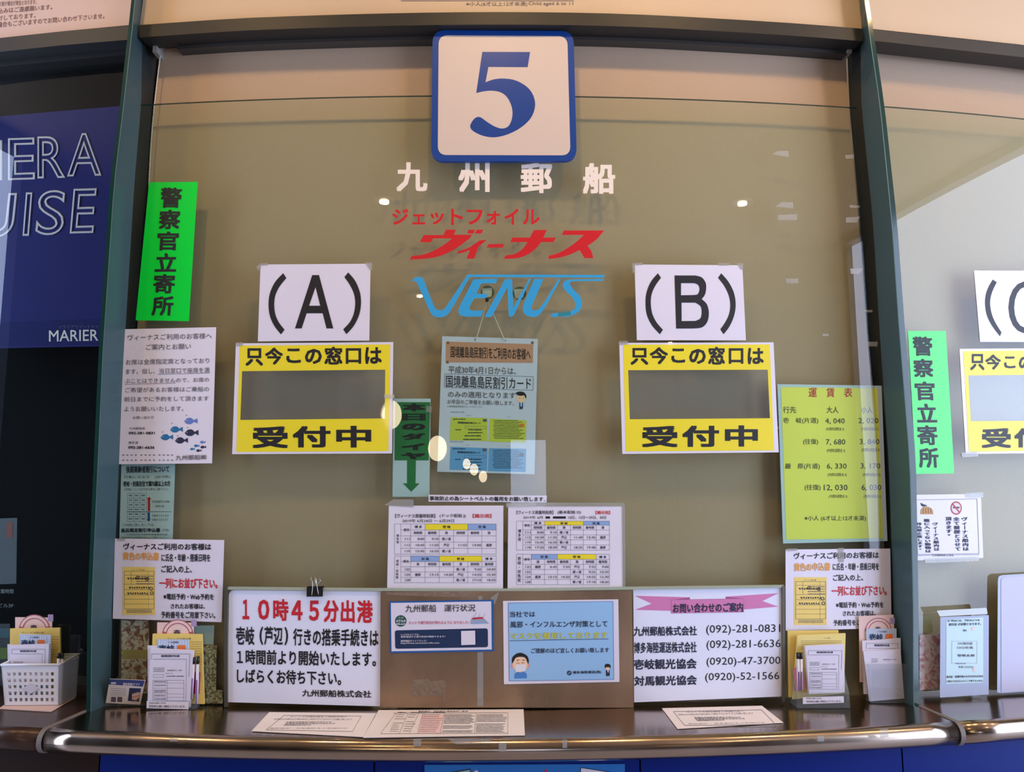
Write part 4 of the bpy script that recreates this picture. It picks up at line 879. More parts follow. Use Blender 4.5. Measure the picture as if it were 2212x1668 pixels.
s.vtext('ヴィーナス船内は', 270, 670, 278, 862, 36, INKN, .03); s.vtext('全て禁煙とさせて', 225, 670, 233, 862, 36, INKN, .03); s.vtext('頂きます。', 180, 668, 184, 785, 36, INKN, .03)
s.vtext('ヴィーナス船内は', 105, 700, 114, 862, 32, INKN, .03); s.vtext('籠に入ってない動物は', 58, 680, 66, 872, 34, INKN, .03); s.vtext('持込禁止致します。', 14, 700, 22, 862, 30, INKN, .03)
s.line(0, 888, 80, 886, 2, INKG); s.line(216, 884, 352, 882, 2, INKG); s.text('九州郵船株式会社', 86, 880, 212, 892, INKG, .01); s.done()

# left bay poster
s = Sheet('cruise_poster', 'dark blue cruise poster with outlined capitals, behind the left glass', 'poster', (0, 0, 3.95), Arc(-.056))
s.slab([(-900, 1070), (1020, 905), (880, 2955), (-900, 2990)], mat('deep_blue_poster_print', (38, 40, 118), .6, spec=.1, noise=.12, nscale=2), 'paper', nx=10)
s.quad([(-900, 2790), (905, 2715), (888, 2940), (-900, 2975)], mat('deeper_blue_print', (28, 32, 102), .6, spec=.1), 'lower_band', 1)
OUT = mat('pale_outline_print', (200, 196, 224), .5)
for ch, x0, y0, x1, y1, dy in [('I', -90, 1196, 20, 1540, 0), ('E', 68, 1180, 300, 1540, -8), ('R', 320, 1165, 560, 1525, -6), ('A', 572, 1140, 868, 1508, -8)]:
    s.text(ch, x0, y0, x1, y1, OUT, 0, dy=dy, outline=.018, lvl=1.6)
for ch, x0, y0, x1, y1, dy in [('U', -230, 1655, 148, 2040, -8), ('I', 192, 1642, 278, 2014, 0), ('S', 302, 1625, 558, 2010, -4), ('E', 595, 1612, 828, 1995, -6)]:
    s.text(ch, x0, y0, x1, y1, OUT, 0, dy=dy, shear=.1, outline=.018, lvl=1.6)
s.text('ソラリアリゾートシップ', 500, 2775, 880, 2805, mat('dim_blue_ink', (90, 92, 140), .6), 0, dy=-6); s.text('MARIER', 418, 2820, 838, 2915, PAPERM, .004, dy=-8); s.done()
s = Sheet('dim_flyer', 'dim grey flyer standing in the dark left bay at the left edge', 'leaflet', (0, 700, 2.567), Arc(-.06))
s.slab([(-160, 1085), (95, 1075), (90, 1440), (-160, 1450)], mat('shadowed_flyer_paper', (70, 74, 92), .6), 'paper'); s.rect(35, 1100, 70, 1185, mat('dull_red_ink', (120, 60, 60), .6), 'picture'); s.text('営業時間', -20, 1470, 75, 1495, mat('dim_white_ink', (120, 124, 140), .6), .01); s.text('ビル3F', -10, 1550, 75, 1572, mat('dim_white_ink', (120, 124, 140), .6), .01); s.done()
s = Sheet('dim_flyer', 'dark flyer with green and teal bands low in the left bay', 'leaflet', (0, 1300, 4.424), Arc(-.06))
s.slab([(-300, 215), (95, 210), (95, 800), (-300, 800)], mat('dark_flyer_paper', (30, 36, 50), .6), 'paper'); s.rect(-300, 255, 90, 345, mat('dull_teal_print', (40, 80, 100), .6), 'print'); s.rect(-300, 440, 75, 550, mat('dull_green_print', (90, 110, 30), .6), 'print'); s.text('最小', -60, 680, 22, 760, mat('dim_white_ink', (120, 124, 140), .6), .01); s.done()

# ------------------------------------------------------------------ lower guard: glass edge rail, channels, boards, steel plate
GR = mat('pale_green_glass_edge', (168, 178, 160), .2, noise=.05)
t = Thing('glass_guard', 'low glass guard edge rail across the window foot with two slim end channels', 'guard')
RT = catmull([(487, 1268), (822, 1271), (1090, 1272), (1365, 1268), (1693, 1264)], 4)
band(t, 'top_rail', RT, sh(RT, 6), .002, .0105, GR)
for x0, x1, yb in ((484, 491, 1528), (1690, 1696, 1516)):
    band(t, 'end_channel', [(x0, 1266), (x1, 1266)], [(x0, yb), (x1, yb)], .002, .012, mat('channel_steel', (120, 118, 104), .3, metal=.7), n=1, sep=True)
t.done()
def board(name, label, view, q, rad, m):
    s = Sheet(name, label, 'notice board', view, Arc(.006))
    return s
s = board('white_notice_board', 'white board with red departure time line and black print, clip on top', (480, 1240, 5.214), 0, 0, 0)
WB = mat('white_gloss_board', (232, 236, 255), .3, noise=.03, nscale=6, coat=.4)
def rounded_board(s, TL_, TR_, BR_, BL_, rad, which):
    P = rrect(TL_, TR_, BR_, BL_, rad, 5); 
    # fan of strips: build as polygon rows to follow the curved guard
    n = 16; xs = [TL_[0] + (TR_[0] - TL_[0]) * i / n for i in range(n + 1)]; top = []; bot = []
    for x in xs:
        u = (x - TL_[0]) / (TR_[0] - TL_[0]); yt = TL_[1] + u * (TR_[1] - TL_[1]); yb = BL_[1] + u * (BR_[1] - BL_[1])
        top.append((x, yt)); bot.append((x, yb))
    if which == 'L': arcp = [(TL_[0] + rad * (1 - math.cos(a)), TL_[1] + rad * (1 - math.sin(a))) for a in [math.radians(d) for d in (0, 20, 45, 70, 90)]]; top = arcp + [p for p in top if p[0] > TL_[0] + rad]
    else: arcp = [(TR_[0] - rad * (1 - math.cos(a)), TR_[1] + rad * (1 - math.sin(a))) for a in [math.radians(d) for d in (90, 70, 45, 20, 0)]]; top = [p for p in top if p[0] < TR_[0] - rad] + arcp
    bx = [(BL_[0] + (p[0] - TL_[0]) / (TR_[0] - TL_[0]) * (BR_[0] - BL_[0])) for p in top]
    bot = [(x, BL_[1] + (x - BL_[0]) / (BR_[0] - BL_[0]) * (BR_[1] - BL_[1])) for x in bx]
    A = s.w(top, 0); Bq = s.w(bot, 0); A2 = s.w(top, -.003); B2 = s.w(bot, -.003); L = len(top); V = np.concatenate([A, Bq, B2, A2]); Fc = []
    for i in range(L - 1):
        for k in range(4): a, b_ = k * L, ((k + 1) % 4) * L; Fc.append((a + i, b_ + i, b_ + i + 1, a + i + 1))
    Fc += [(0, 3 * L, 2 * L, L), (L - 1, 2 * L - 1, 3 * L - 1, 4 * L - 1)]
    s.add('board', V, Fc, WB)
rounded_board(s, (75, 182), (1788, 196), (1788, 1492), (62, 1445), 60, 'L')
for ch, x0, y0, x1, y1 in [('１', 228, 290, 304, 512), ('０', 404, 290, 530, 518), ('時', 574, 284, 746, 530), ('４', 780, 298, 905, 524), ('５', 978, 300, 1090, 530), ('分', 1142, 296, 1312, 545), ('出', 1335, 296, 1492, 550), ('港', 1518, 298, 1696, 552)]: s.text(ch, x0, y0, x1, y1, RED, .03, part='character', sep=True)
for t_, x0, y0, x1, y1, dy in [('壱岐', 158, 592, 362, 798, 4), ('(', 420, 596, 460, 800, 0), ('芦辺', 474, 592, 682, 800, 2), (')', 702, 598, 742, 804, 0), ('行きの搭乗手続きは', 800, 612, 1758, 806, 14), ('１時間前より開始いたします。', 165, 850, 1732, 1018, 28), ('しばらくお待ち下さい。', 165, 1068, 1340, 1228, 30), ('九州郵船株式会社', 900, 1302, 1680, 1382, 14)]:
    s.text(t_, x0, y0, x1, y1, INKN if 0 else INK, .022, dy=dy)
s.done()
# binder clip
c0 = Arc(.013).at(np.array([663, 697, 680]), np.array([1268, 1289, 1268]))
t = Thing('binder_clip', 'black binder clip with silver wire handles on top of the left white board', 'clip')
x0, x1, zt_, zb_ = c0[0, 0], c0[1, 0], c0[0, 2], c0[1, 2]; yc = c0[2, 1]
V = [(x0, yc + .014, zt_), (x1, yc + .014, zt_), (x1, yc - .001, zt_), (x0, yc - .001, zt_), (x0, yc + .0135, zb_), (x1, yc + .0135, zb_), (x1, yc - .0005, zb_), (x0, yc - .0005, zb_)]
V += [(a, b_ + (.0015 if i in (2, 3, 6, 7) else -.0015), c) for i, (a, b_, c) in enumerate(V)]
Fc = [(0, 1, 2, 3), (3, 2, 6, 7), (1, 0, 4, 5), (8, 11, 10, 9), (11, 15, 14, 10), (9, 13, 12, 8), (0, 3, 11, 8), (1, 9, 10, 2), (3, 7, 15, 11), (2, 10, 14, 6), (6, 14, 15, 7), (0, 8, 12, 4), (1, 5, 13, 9), (4, 12, 13, 5)]
t.add('clip_body', V, Fc, BLACKP)
WIRE = mat('silver_wire', (205, 200, 190), .2, metal=1)
def wpt(px, py, o): return Arc(o).at(px, py)
zx = lambda a, b_: (480 + a / 5.214, 1240 + b_ / 5.214)
for pts, o in (([(1008, 245), (1018, 150), (1015, 90), (998, 48), (1035, 30), (1058, 62), (1062, 110), (1085, 235)], .016), ([(1040, 150), (1052, 90), (1045, 66), (1078, 42), (1108, 78), (1082, 110), (1078, 150)], .0005)):
    t.add('wire_handle', *tube([wpt(*zx(a, b_), o) for a, b_ in catmull(pts, 4)], .0008), WIRE, sep=True, smooth=True)
t.done()
s = board('white_notice_board', 'white board with pink ribbon heading and telephone numbers', (1350, 1260, 5.561), 0, 0, 0)
rounded_board(s, (100, 72), (1890, 40), (1905, 1360), (110, 1432), 60, 'R')
PR = mat('pink_ribbon_print', (208, 124, 176), .5); PRD = mat('dark_pink_print', (160, 84, 130), .5)
s.poly([(120, 152), (780, 170), (780, 200), (560, 200), (560, 332), (122, 320), (322, 246)], PR, 'ribbon', 1); s.poly([(1210, 162), (1845, 120), (1652, 215), (1843, 282), (1428, 316), (1428, 185), (1210, 188)], PR, 'ribbon', 1)
s.poly([(600, 196), (780, 170), (780, 200)], PRD, 'ribbon_fold', 1.3); s.poly([(1210, 162), (1400, 182), (1210, 190)], PRD, 'ribbon_fold', 1.3)
s.slab([(556, 200), (1428, 184), (1428, 348), (558, 362)], PR, 'ribbon', 0, 1.6); s.frame(556, 200, 1428, 362, 3, PRD, 'ribbon_fold', 1.8, dy=-15)
s.text('お問い合わせのご案内', 576, 246, 1420, 358, INKN, .025, dy=-14, lvl=3)
for t_, x0, y0, x1, y1, b_, dy in [('九州郵船株式会社', 106, 522, 866, 638, .022, -8), ('博多海陸運送株式会社', 108, 712, 862, 844, .02, -10), ('壱岐観光協会', 110, 916, 862, 1040, .025, -12), ('対馬観光協会', 112, 1118, 864, 1236, .025, -14),
        ('(092)-281-0831', 976, 504, 1866, 628, 0, -12), ('(092)-281-6636', 980, 688, 1870, 812, 0, -14), ('(0920)-47-3700', 980, 894, 1868, 1012, 0, -14), ('(0920)-52-1566', 964, 1080, 1854, 1198, 0, -16)]:
    s.text(t_, x0, y0, x1, y1, INK if b_ == 0 else INKN, b_, dy=dy)
s.done()
# steel plate
s = Sheet('steel_plate', 'worn brown steel plate in the middle of the window foot', 'plate', (820, 1270, 4.022), Arc(.012))
s.slab([(8, 32), (2192, 26), (2208, 1042), (4, 1042)], PLATE, 'plate', .004, ny=1)
GLUE = mat('old_glue_residue', (138, 116, 96), .8, noise=.3, nscale=120)
for pts in [[(290, 800), (420, 790), (440, 815), (560, 800), (575, 830), (570, 960), (560, 1000), (545, 940), (280, 945), (270, 930)], [(60, 40), (820, 30), (840, 60), (820, 82), (480, 78), (60, 60)]]: s.poly(pts, GLUE, 'glue_residue', .6)
s.tape([(850, 560), (900, 560), (900, 1030), (848, 1030)], 1); s.tape([(860, 70), (892, 72), (892, 110), (858, 108)], 1)
s.tape([(570, 40), (612, 36), (610, 46), (572, 52)], 2); s.tape([(960, 90), (1030, 40), (1036, 46), (1000, 150)], 2)
s.done()
s = Sheet('framed_notice', 'white notice with blue border and dark panel, on the steel plate left', 'notice', (820, 1270, 4.022), Arc(.0135))
s.slab([(84, 118), (990, 104), (994, 552), (94, 568)], BBLUE, 'paper'); s.slab([(98, 132), (970, 118), (974, 536), (104, 552)], PAPER, 'print', 0, 1)
s.text('九州郵船', 224, 148, 492, 214, INK, .006, dy=-3, lvl=3); s.text('運行状況', 562, 146, 832, 208, INK, .006, dy=-3, lvl=3)
s.disc(184, 288, 50, mat('round_badge_green', (20, 84, 70), .5), 'badge', 2); s.text('九州', 162, 252, 206, 268, PAPERM, 0, lvl=3); s.text('のりもの', 144, 276, 226, 300, PAPERM, .03, lvl=3); s.text('info.com', 146, 304, 224, 322, PAPERM, .03, lvl=3)
s.text('ネットで運行状況が見れるように なりました！', 252, 290, 778, 318, mat('rose_red_ink', (200, 70, 100), .5), .01, dy=-4, lvl=3)
s.poly(rrect((132, 370), (940, 352), (942, 516), (136, 530), 20), NAVY, 'dark_panel', 2)
for t_, x0, y0, x1, y1 in [('いつでもどこでも、', 184, 400, 346, 416), ('携帯電話から運行状況が確認できます！', 184, 418, 570, 434), ('携帯電話サイトアドレス：', 184, 454, 410, 472), ('http://www.norimono-info.com', 184, 474, 518, 492)]: s.text(t_, x0, y0, x1, y1, PAPERM, .01, lvl=4, dy=-3)
s.quad([(708, 375), (830, 372), (832, 494), (710, 498)], PAPERM, 'blank_label', 3.4)
s.poly(path([(790, 290), [(800, 262), (850, 248), (900, 262), (935, 295)], (950, 310), (790, 314)]), mat('ship_grey_print', (150, 168, 196), .5), 'ship_picture', 2); s.poly([(808, 262), (895, 254), (905, 268), (806, 276)], RED, 'ship_picture', 2.5); s.poly([(820, 240), (870, 238), (885, 250), (815, 256)], PAPERM, 'ship_picture', 2.5)
for a, b_ in ((828, 215), (860, 225), (905, 222)): s.line(a, b_ + 30, a + 14, b_, 3, BLUEP, 'ship_picture', 2.6)
s.line(796, 312, 950, 306, 6, BLUEP, 'ship_picture', 2.6); s.done()
s = Sheet('mask_notice', 'light blue notice with a masked face drawing, on the steel plate right', 'notice', (820, 1270, 4.022), Arc(.0135))
s.slab([(1072, 114), (2074, 100), (2084, 818), (1080, 838)], PAPER, 'paper'); s.slab([(1118, 134), (2028, 120), (2036, 796), (1124, 812)], SKYP, 'print', 0, 1); s.frame(1118, 132, 2028, 810, 3, BBLUE, dy=-14, dx=8, lvl=1.6)
for t_, x0, y0, x1, y1, b_, dy in [('当社では', 1132, 206, 1352, 256, .012, -2), ('風邪・インフルエンザ対策として', 1134, 292, 1980, 348, .012, -8), ('ご理解のほど宜しくお願い致します', 1316, 526, 1994, 570, .012, -8)]: s.text(t_, x0, y0, x1, y1, INKN, b_, dy=dy, lvl=3)
s.text('マスクを着用しております', 1132, 390, 1985, 450, mat('olive_yellow_ink', (196, 196, 70), .5), .02, dy=-10, lvl=3); s.line(1130, 460, 1990, 444, 4, INKN, lvl=3)
s.text('博多海陸運送(株)', 1678, 724, 1926, 752, INKN, .02, dy=-6, lvl=3); s.ring(1648, 740, 12, 20, INKN, 'round_mark', 2.5); s.line(1640, 728, 1656, 752, 6, INKN, 'round_mark', 3)
s.disc(1152, 680, 14, mat('ear_pink', (235, 150, 140), .6), 'face_picture', 1.6); s.disc(1292, 678, 14, mat('ear_pink', (235, 150, 140), .6), 'face_picture', 1.6)
s.disc(1222, 665, 66, SKIN, 'face_picture', 2, ry=70); s.poly(path([[(1150, 660), (1152, 610), (1185, 575), (1230, 565), (1280, 590), (1296, 630), (1292, 665)], [(1280, 640), (1265, 608), (1225, 600), (1185, 608), (1165, 640), (1150, 660)]]), INK, 'hair_picture', 2.5)
s.line(1190, 632, 1214, 626, 5, INK, 'brow_picture', 2.8); s.line(1238, 626, 1262, 630, 5, INK, 'brow_picture', 2.8); s.ring(1202, 660, 8, 11, INK, 'eye_picture', 2.8, 180, 360, 8); s.ring(1245, 658, 8, 11, INK, 'eye_picture', 2.8, 180, 360, 8)
s.quad([(1178, 668), (1272, 664), (1268, 722), (1182, 732)], mat('mask_white_print', (226, 226, 232), .5), 'mask_picture', 3); s.poly(path([(1170, 788), [(1172, 750), (1200, 732), (1250, 730), (1276, 748), (1280, 786)]]), mat('shirt_blue_print', (70, 130, 200), .5), 'shirt_picture', 2)
s.disc(1982, 690, 22, SKIN, 'clerk_picture', 2, ry=24); s.poly(path([[(1958, 700), (1958, 670), (1982, 660), (2005, 672), (2006, 705)], (1996, 690), (1970, 690)]), INK, 'clerk_picture', 2.5); s.poly([(1966, 716), (1998, 716), (2000, 765), (1968, 768)], INKN, 'clerk_picture', 2); s.poly([(1976, 716), (1992, 716), (1986, 742)], PAPERM, 'clerk_picture', 2.4); s.done()

# ------------------------------------------------------------------ papers on the counter
def cpaper(label, view, q, build, m=COPY):
    s = Sheet('counter_sheet', label, 'paper', view, hz(CT + .0025)); s.slab(q, m, 'paper', .0012, nx=4); build(s); s.done()
def info(s, x0, x1, y0, sk):   # small framed information text
    pass
def pA(s):
    q = lambda a, b_: (a, b_)
    s.line(1622, 145, 1500, 245, 2, INKG); s.line(1500, 245, 2090, 255, 2, INKG); s.line(2150, 150, 2090, 255, 2, INKG); s.line(1622, 145, 2150, 150, 2, INKG)
    s.text('ネットでの割引券をご利用の方へ', 1668, 150, 2058, 160, INKG, 0, dx=-8); s.text('お申込みの際は必ず割引証をご提示下さいますようお願い致します', 1560, 166, 2090, 176, INKG, 0, dx=-8, dy=2)
    for k, (a, b_, y) in enumerate([(1640, 1950, 188), (1632, 1975, 198), (1622, 1810, 208)]): s.text('各種身体障害者手帳をお持ちの方', a, y, b_, y + 7, INKG, .01, dx=-5)
    s.text('島民割引・学生割引をご利用の方', 1530, 230, 2060, 237, INKG, 0, dx=-6)
cpaper('laminated info sheet lying on the counter, the left one of three', (100, 1500, 3.16), [(1522, 122), (2250, 130), (2165, 290), (1402, 250)], pA)
def pB(s):
    s.text('島民割引・学生割引 適用条件一覧表', 500, 124, 870, 134, INKG, .01, dx=-4); s.text('【種別】 【適用条件及び必要書類等】', 345, 134, 700, 142, INKG, .01, dx=-4)
    for xt, xb in ((330, 215), (420, 355), (500, 430), (530, 490), (690, 660), (930, 915), (1165, 1165)): s.line(xt, 142, xb, 292, 2, INKG)
    s.line(310, 142, 1165, 140, 2, INKG); s.line(215, 296, 1168, 292, 2, INKG)
    s.quad([(530, 150), (690, 150), (664, 290), (490, 290)], mat('faint_pink_print', (236, 200, 196), .6), 'tinted_column', .8)
    rr = random.Random(3)
    for c, (xa, xb, n) in enumerate([(335, 415, 9), (425, 500, 8), (535, 685, 10), (695, 925, 15), (935, 1160, 14)]):
        for k in range(n):
            if rr.random() < .12: continue
            y = 152 + k * 138 / n; d = (y - 142) * -.35 * (1.1 - c * .22); s.blur(xa + d, y, xb + d - rr.uniform(0, 30), y + 4.5, INKG if c < 3 else INKN, seed=k + c * 20)
cpaper('wide white table sheet lying on the counter, the middle one of three', (760, 1500, 3.456), [(200, 118), (1282, 112), (1292, 305), (85, 322)], pB)
def pC(s):
    s.line(245, 150, 310, 228, 2, INKG); s.line(740, 140, 820, 222, 2, INKG); s.line(245, 150, 740, 140, 2, INKG); s.line(310, 228, 820, 222, 2, INKG)
    s.text('ネットでの割引券をご利用の方へ', 316, 148, 640, 157, INKG, 0, dy=-4, dx=6); s.text('お申込みの際は必ず割引証をご提示下さいますようお願い致します', 270, 163, 690, 172, INKG, 0, dy=-8, dx=6)
    for k, (a, b_, y) in enumerate([(360, 620, 181), (365, 645, 189), (375, 530, 197)]): s.text('各種身体障害者手帳をお持ちの方', a, y, b_, y + 7, INKG, .01, dy=-3, dx=4)
    s.text('島民割引・学生割引をご利用の方', 330, 216, 760, 222, INKG, 0, dy=-6)
cpaper('laminated info sheet lying on the counter, the right one of three', (1360, 1480, 2.596), [(182, 130), (742, 116), (862, 210), (268, 244)], pC)
# tape on the bullnose
s = Sheet('tape_remains', 'clear tape scraps stuck along the rounded counter edge', 'tape', V1, Arc(.2585))
for q in [[(893, 1596), (910, 1596), (910, 1612), (893, 1612)], [(1077, 1604), (1094, 1604), (1093, 1624), (1078, 1624)], [(966, 1596), (1060, 1598), (1060, 1606), (985, 1608)], [(1766, 1590), (1780, 1590), (1780, 1602), (1766, 1602)], [(1900, 1576), (1918, 1574), (1920, 1592), (1902, 1594)], [(366, 1594), (384, 1594), (384, 1602), (367, 1602)], [(1215, 1598), (1225, 1598), (1225, 1616), (1215, 1616)]]:
    s.slab(q, TAPE, 'tape', .0002, 0, sep=True, nx=1)
s.done()

# ------------------------------------------------------------------ marbled box files and cards standing behind the glass
MB_ = marble_mat('pink_marbled_paper', (226, 212, 202), (150, 96, 84), 60); MB2 = marble_mat('speckled_marbled_paper', (222, 216, 196), (130, 112, 88), 120)
def slabthing(name, label, cat, q, surf, m, thick, view=V1, extra=None, group=None):
    s = Sheet(name, label, cat, view, surf, group); s.slab(q, m, 'cover', thick, nx=2)
    if extra: extra(s)
    s.done()
slabthing('box_file', 'tall pink marbled box file behind the glass left of the leaflet holder', 'box file', [(262, 1340), (322, 1340), (322, 1498), (262, 1498)], Arc(-.010), MB_, .034, extra=lambda s: s.rect(264, 1404, 318, 1424, mat('yellowed_tape_band', (190, 168, 112), .5), 'tape_band', 1))
slabthing('box_file', 'speckled box file behind the glass right of the leaflet holder', 'box file', [(425, 1394), (468, 1394), (466, 1520), (425, 1520)], Arc(-.010), MB2, .034)
slabthing('box_file', 'low speckled box at the foot of the left end channel', 'box file', [(467, 1490), (481, 1491), (481, 1520), (466, 1520)], Arc(-.010), MB2, .02)
slabthing('pale_card', 'blank pale blue card behind the glass beside the left leaflet holder', 'card', [(416, 1352), (463, 1351), (461, 1393), (418, 1391)], Arc(-.011), PB, .001)
slabthing('box_file', 'pale pink marbled box file in the right bay beside the fin', 'box file', [(1986, 1372), (2032, 1370), (2032, 1488), (1986, 1491)], Arc(.002), marble_mat('rosy_marbled_paper', (216, 206, 206), (190, 130, 136), 50), .03)
slabthing('small_carton', 'small beige carton on the marbled box file in the right bay', 'carton', [(1985, 1332), (2010, 1330), (2016, 1366), (1985, 1368)], Arc(-.012), mat('beige_card', (196, 188, 158), .7), .02)

# ------------------------------------------------------------------ leaflet holders
LAV = mat('lavender_white_paper', (224, 220, 236), .55, noise=.03)
def upright(px, py, tilt=0.0, yaw=0.0): return vert_through(px, py, CT, tilt, yaw)
def behind(pl_, d): return Plane(pl_.p + np.array([0, d, 0]), pl_.n)
def leaf(name, label, view, q, surf, m, thick, build=None, ny=1, curl=None, cat='leaflet', group=None):
    s = Sheet(name, label, cat, view, surf, group); s.slab(q, m, 'paper', thick, nx=4, ny=ny, curl=curl)
    if build: build(s)
    s.done(); return s
def badge_print(x, y, r):           # pink leaflet: arc badge
    def f(s):
        s.ring(x, y, r * .72, r, mat('plum_arc_print', (176, 90, 110), .6), 'arc_print', 1, 180, 360); s.ring(x, y, r * .78, r * .94, PINKP, 'arc_print_inner', 1.5, 195, 345, 20)
        s.text('壱', x - r * .25, y - r * .35, x + r * .15, y + r * .02, INKN, .02)
        s.rect(x + r * .85, y - r * 1.0, x + r * 1.2, y - r * .55, mat('lilac_print', (170, 150, 190), .6), 'patch', 1)
    return f
def iki_print(x0, y0, w_, h):
    def f(s):
        for k in range(12): s.rect(x0 + w_ * (k + .25) / 12, y0 + 2, x0 + w_ * (k + .6) / 12, y0 + h, mat('pale_stripe_print', (176, 198, 230), .6), 'stripe', 1)
        s.rect(x0 + w_ * .05, y0 + h * .1, x0 + w_ * .98, y0 + h * 1.0, mat('leaflet_pale_face', (206, 220, 240), .6), 'face_print', .6)
        s.text('いい岐旅館', x0 + w_ * .35, y0 + h * .16, x0 + w_ * .68, y0 + h * .34, INKG, .01); s.text('壱岐', x0 + w_ * .06, y0 + h * .48, x0 + w_ * .55, y0 + h * 1.2, NAVY, .03)
        s.poly(rrect((x0 + w_ * .64, y0 + h * .5), (x0 + w_ * .9, y0 + h * .5), (x0 + w_ * .9, y0 + h * 1.2), (x0 + w_ * .64, y0 + h * 1.2), w_ * .04), ORANGE, 'orange_patch', 2)
    return f
def form_print(x0, y0, x1, y1):
    def f(s):
        w_, h = x1 - x0, y1 - y0; X = lambda a: x0 + a * w_; Y = lambda b_: y0 + b_ * h
        s.line(X(.06), Y(.1), X(.94), Y(.1), w_ * .008, INKG); s.line(X(.06), Y(.1), X(.055), Y(.2), w_ * .008, INKG); s.line(X(.94), Y(.1), X(.92), Y(.5), w_ * .008, INKG)
        s.text('島民限定割引申込書', X(.28), Y(.115), X(.7), Y(.155), INKN, .03); s.line(X(.09), Y(.19), X(.86), Y(.19), w_ * .008, INKG); s.line(X(.86), Y(.19), X(.85), Y(.95), w_ * .006, INKG)
        for k in range(3): s.blur(X(.1), Y(.34 + .03 * k), X(.36), Y(.355 + .03 * k), INKG, seed=k)
        s.text('島民限定割引カード番号', X(.42), Y(.375), X(.76), Y(.398), INKG, .01); s.text('をお持ちの方', X(.37), Y(.43), X(.55), Y(.452), INKG, 0)
        s.frame(X(.1), Y(.46), X(.33), Y(.51), w_ * .006, INKG); s.blur(X(.4), Y(.48), X(.8), Y(.5), INKG, seed=5)
        s.frame(X(.09), Y(.56), X(.8), Y(.92), w_ * .006, INKG)
        for g in (.61, .7, .8, .86): s.line(X(.09), Y(g), X(.8), Y(g), w_ * .005, INKG)
        s.line(X(.42), Y(.56), X(.42), Y(.92), w_ * .005, INKG)
        for g in (.575, .64, .73, .76, .82, .88): s.blur(X(.12), Y(g), X(.4), Y(g + .018), INKG, seed=int(g * 100))
    return f
def pen(label, p0, p1, surf, rod):
    a = surf.at(*p0); b_ = surf.at(*p1); t = Thing('pen', label, 'pen')
    mid = a + (b_ - a) * .16; t.add('cap', *tube([a, mid], .0042, 10), BLACKP, smooth=True); t.add('barrel', *tube([mid, b_], .0038, 10), mat('clear_pen_barrel', (212, 210, 224), .25), smooth=True)
    t.add('ink_rod', *tube([mid + (b_ - mid) * .4 + np.array([0, -.0034, 0]), b_ + np.array([0, -.0034, 0])], .0016, 6), rod); t.done()
PEN = mat('violet_pen_ink', (110, 60, 130), .4)
def holder(label, base, w0, w1, view, frontq, surf, depth, h, sticker):
    """clear acrylic tray: front lip, two sides, back, floor (real coordinates from the front plane)"""
    s = Sheet('leaflet_holder', label, 'holder', view, surf)
    P = [s.w(p) for p in frontq]; xl = (P[0][0] + P[3][0]) / 2; xr = (P[1][0] + P[2][0]) / 2; y = P[3][1]; zt_ = P[0][2]
    s.add('front_lip', *boxvf(xl, xr, y - .002, y, CT + .001, zt_), ACRY)
    for x in (xl, xr - .002):
        V = [(x, y, CT + .001), (x + .002, y, CT + .001), (x + .002, y, zt_), (x, y, zt_), (x, y + depth, CT + .001), (x + .002, y + depth, CT + .001), (x + .002, y + depth, CT + h), (x, y + depth, CT + h)]
        s.add('side_wall', V, [(0, 1, 2, 3), (7, 6, 5, 4), (0, 4, 5, 1), (3, 2, 6, 7), (0, 3, 7, 4), (1, 5, 6, 2)], ACRY, sep=True)
    s.add('back_wall', *boxvf(xl, xr, y + depth, y + depth + .002, CT + .001, CT + h), ACRY)
    s.add('floor_plate', *boxvf(xl, xr, y, y + depth, CT + .001, CT + .003), ACRY)
    sticker(s); s.done(); return xl, xr, y
# left holder
vl = (0, 1300, 4.424); PLh = upright(372, 1533)
vh = (240, 1330, 7.254)
def stk(s):
    s.surf = Plane(PLh.p + np.array([0, -.0024, 0]), PLh.n)
    s.slab([(560, 1340), (1215, 1355), (1212, 1470), (556, 1450)], PAPERM, 'label', .0003, nx=1, lvl=.5); s.text('予約の無い方は', 590, 1356, 860, 1382, INKG, .01, lvl=2); s.text('予約申込書に御記入下さいます。', 590, 1398, 1170, 1440, INKG, .01, lvl=2, dy=6)
xl, xr, yh = holder('clear acrylic leaflet holder at the left of the counter, label on its lip', 0, 0, 0, vh, [(552, 1335), (1330, 1345), (1322, 1512), (556, 1492)], PLh, .027, .12, stk)
leaf('pink_leaflet', 'pink leaflet with round arc print, rearmost in the left acrylic holder', vl, [(1502, 198), (1852, 200), (1850, 560), (1500, 560)], behind(PLh, .0245), PINKP, .001, badge_print(1700, 320, 150))
leaf('yellow_form_pad', 'yellow form pad in the left acrylic holder', vl, [(1458, 308), (1930, 312), (1950, 980), (1440, 960)], behind(PLh, .017), YPAD, .006, lambda s: (s.text('ヴィーナス申込書', 1600, 344, 1825, 362, INKG, 0), [s.blur(1830, 380 + 22 * k, 1930, 388 + 22 * k, mat('faded_olive_ink', (170, 150, 80), .6), seed=k) for k in range(18)]), cat='form')
leaf('blue_leaflet', 'pale blue striped leaflet with orange patch in the left acrylic holder', vl, [(1500, 358), (1808, 362), (1808, 800), (1500, 800)], behind(PLh, .0150), mat('leaflet_pale_blue', (196, 212, 236), .6), .001, iki_print(1500, 360, 305, 110))
leaf('white_form', 'white sheet leaning at the back left in the left acrylic holder', vl, [(1410, 418), (1500, 420), (1500, 980), (1412, 980)], behind(PLh, .0135), LAV, .001, cat='form')
leaf('white_form_pad', 'white discount form pad at the front of the left acrylic holder', vl, [(1440, 445), (1848, 468), (1815, 1010), (1410, 985)], behind(PLh, .0035), LAV, .007, form_print(1425, 445, 1840, 990), cat='form')
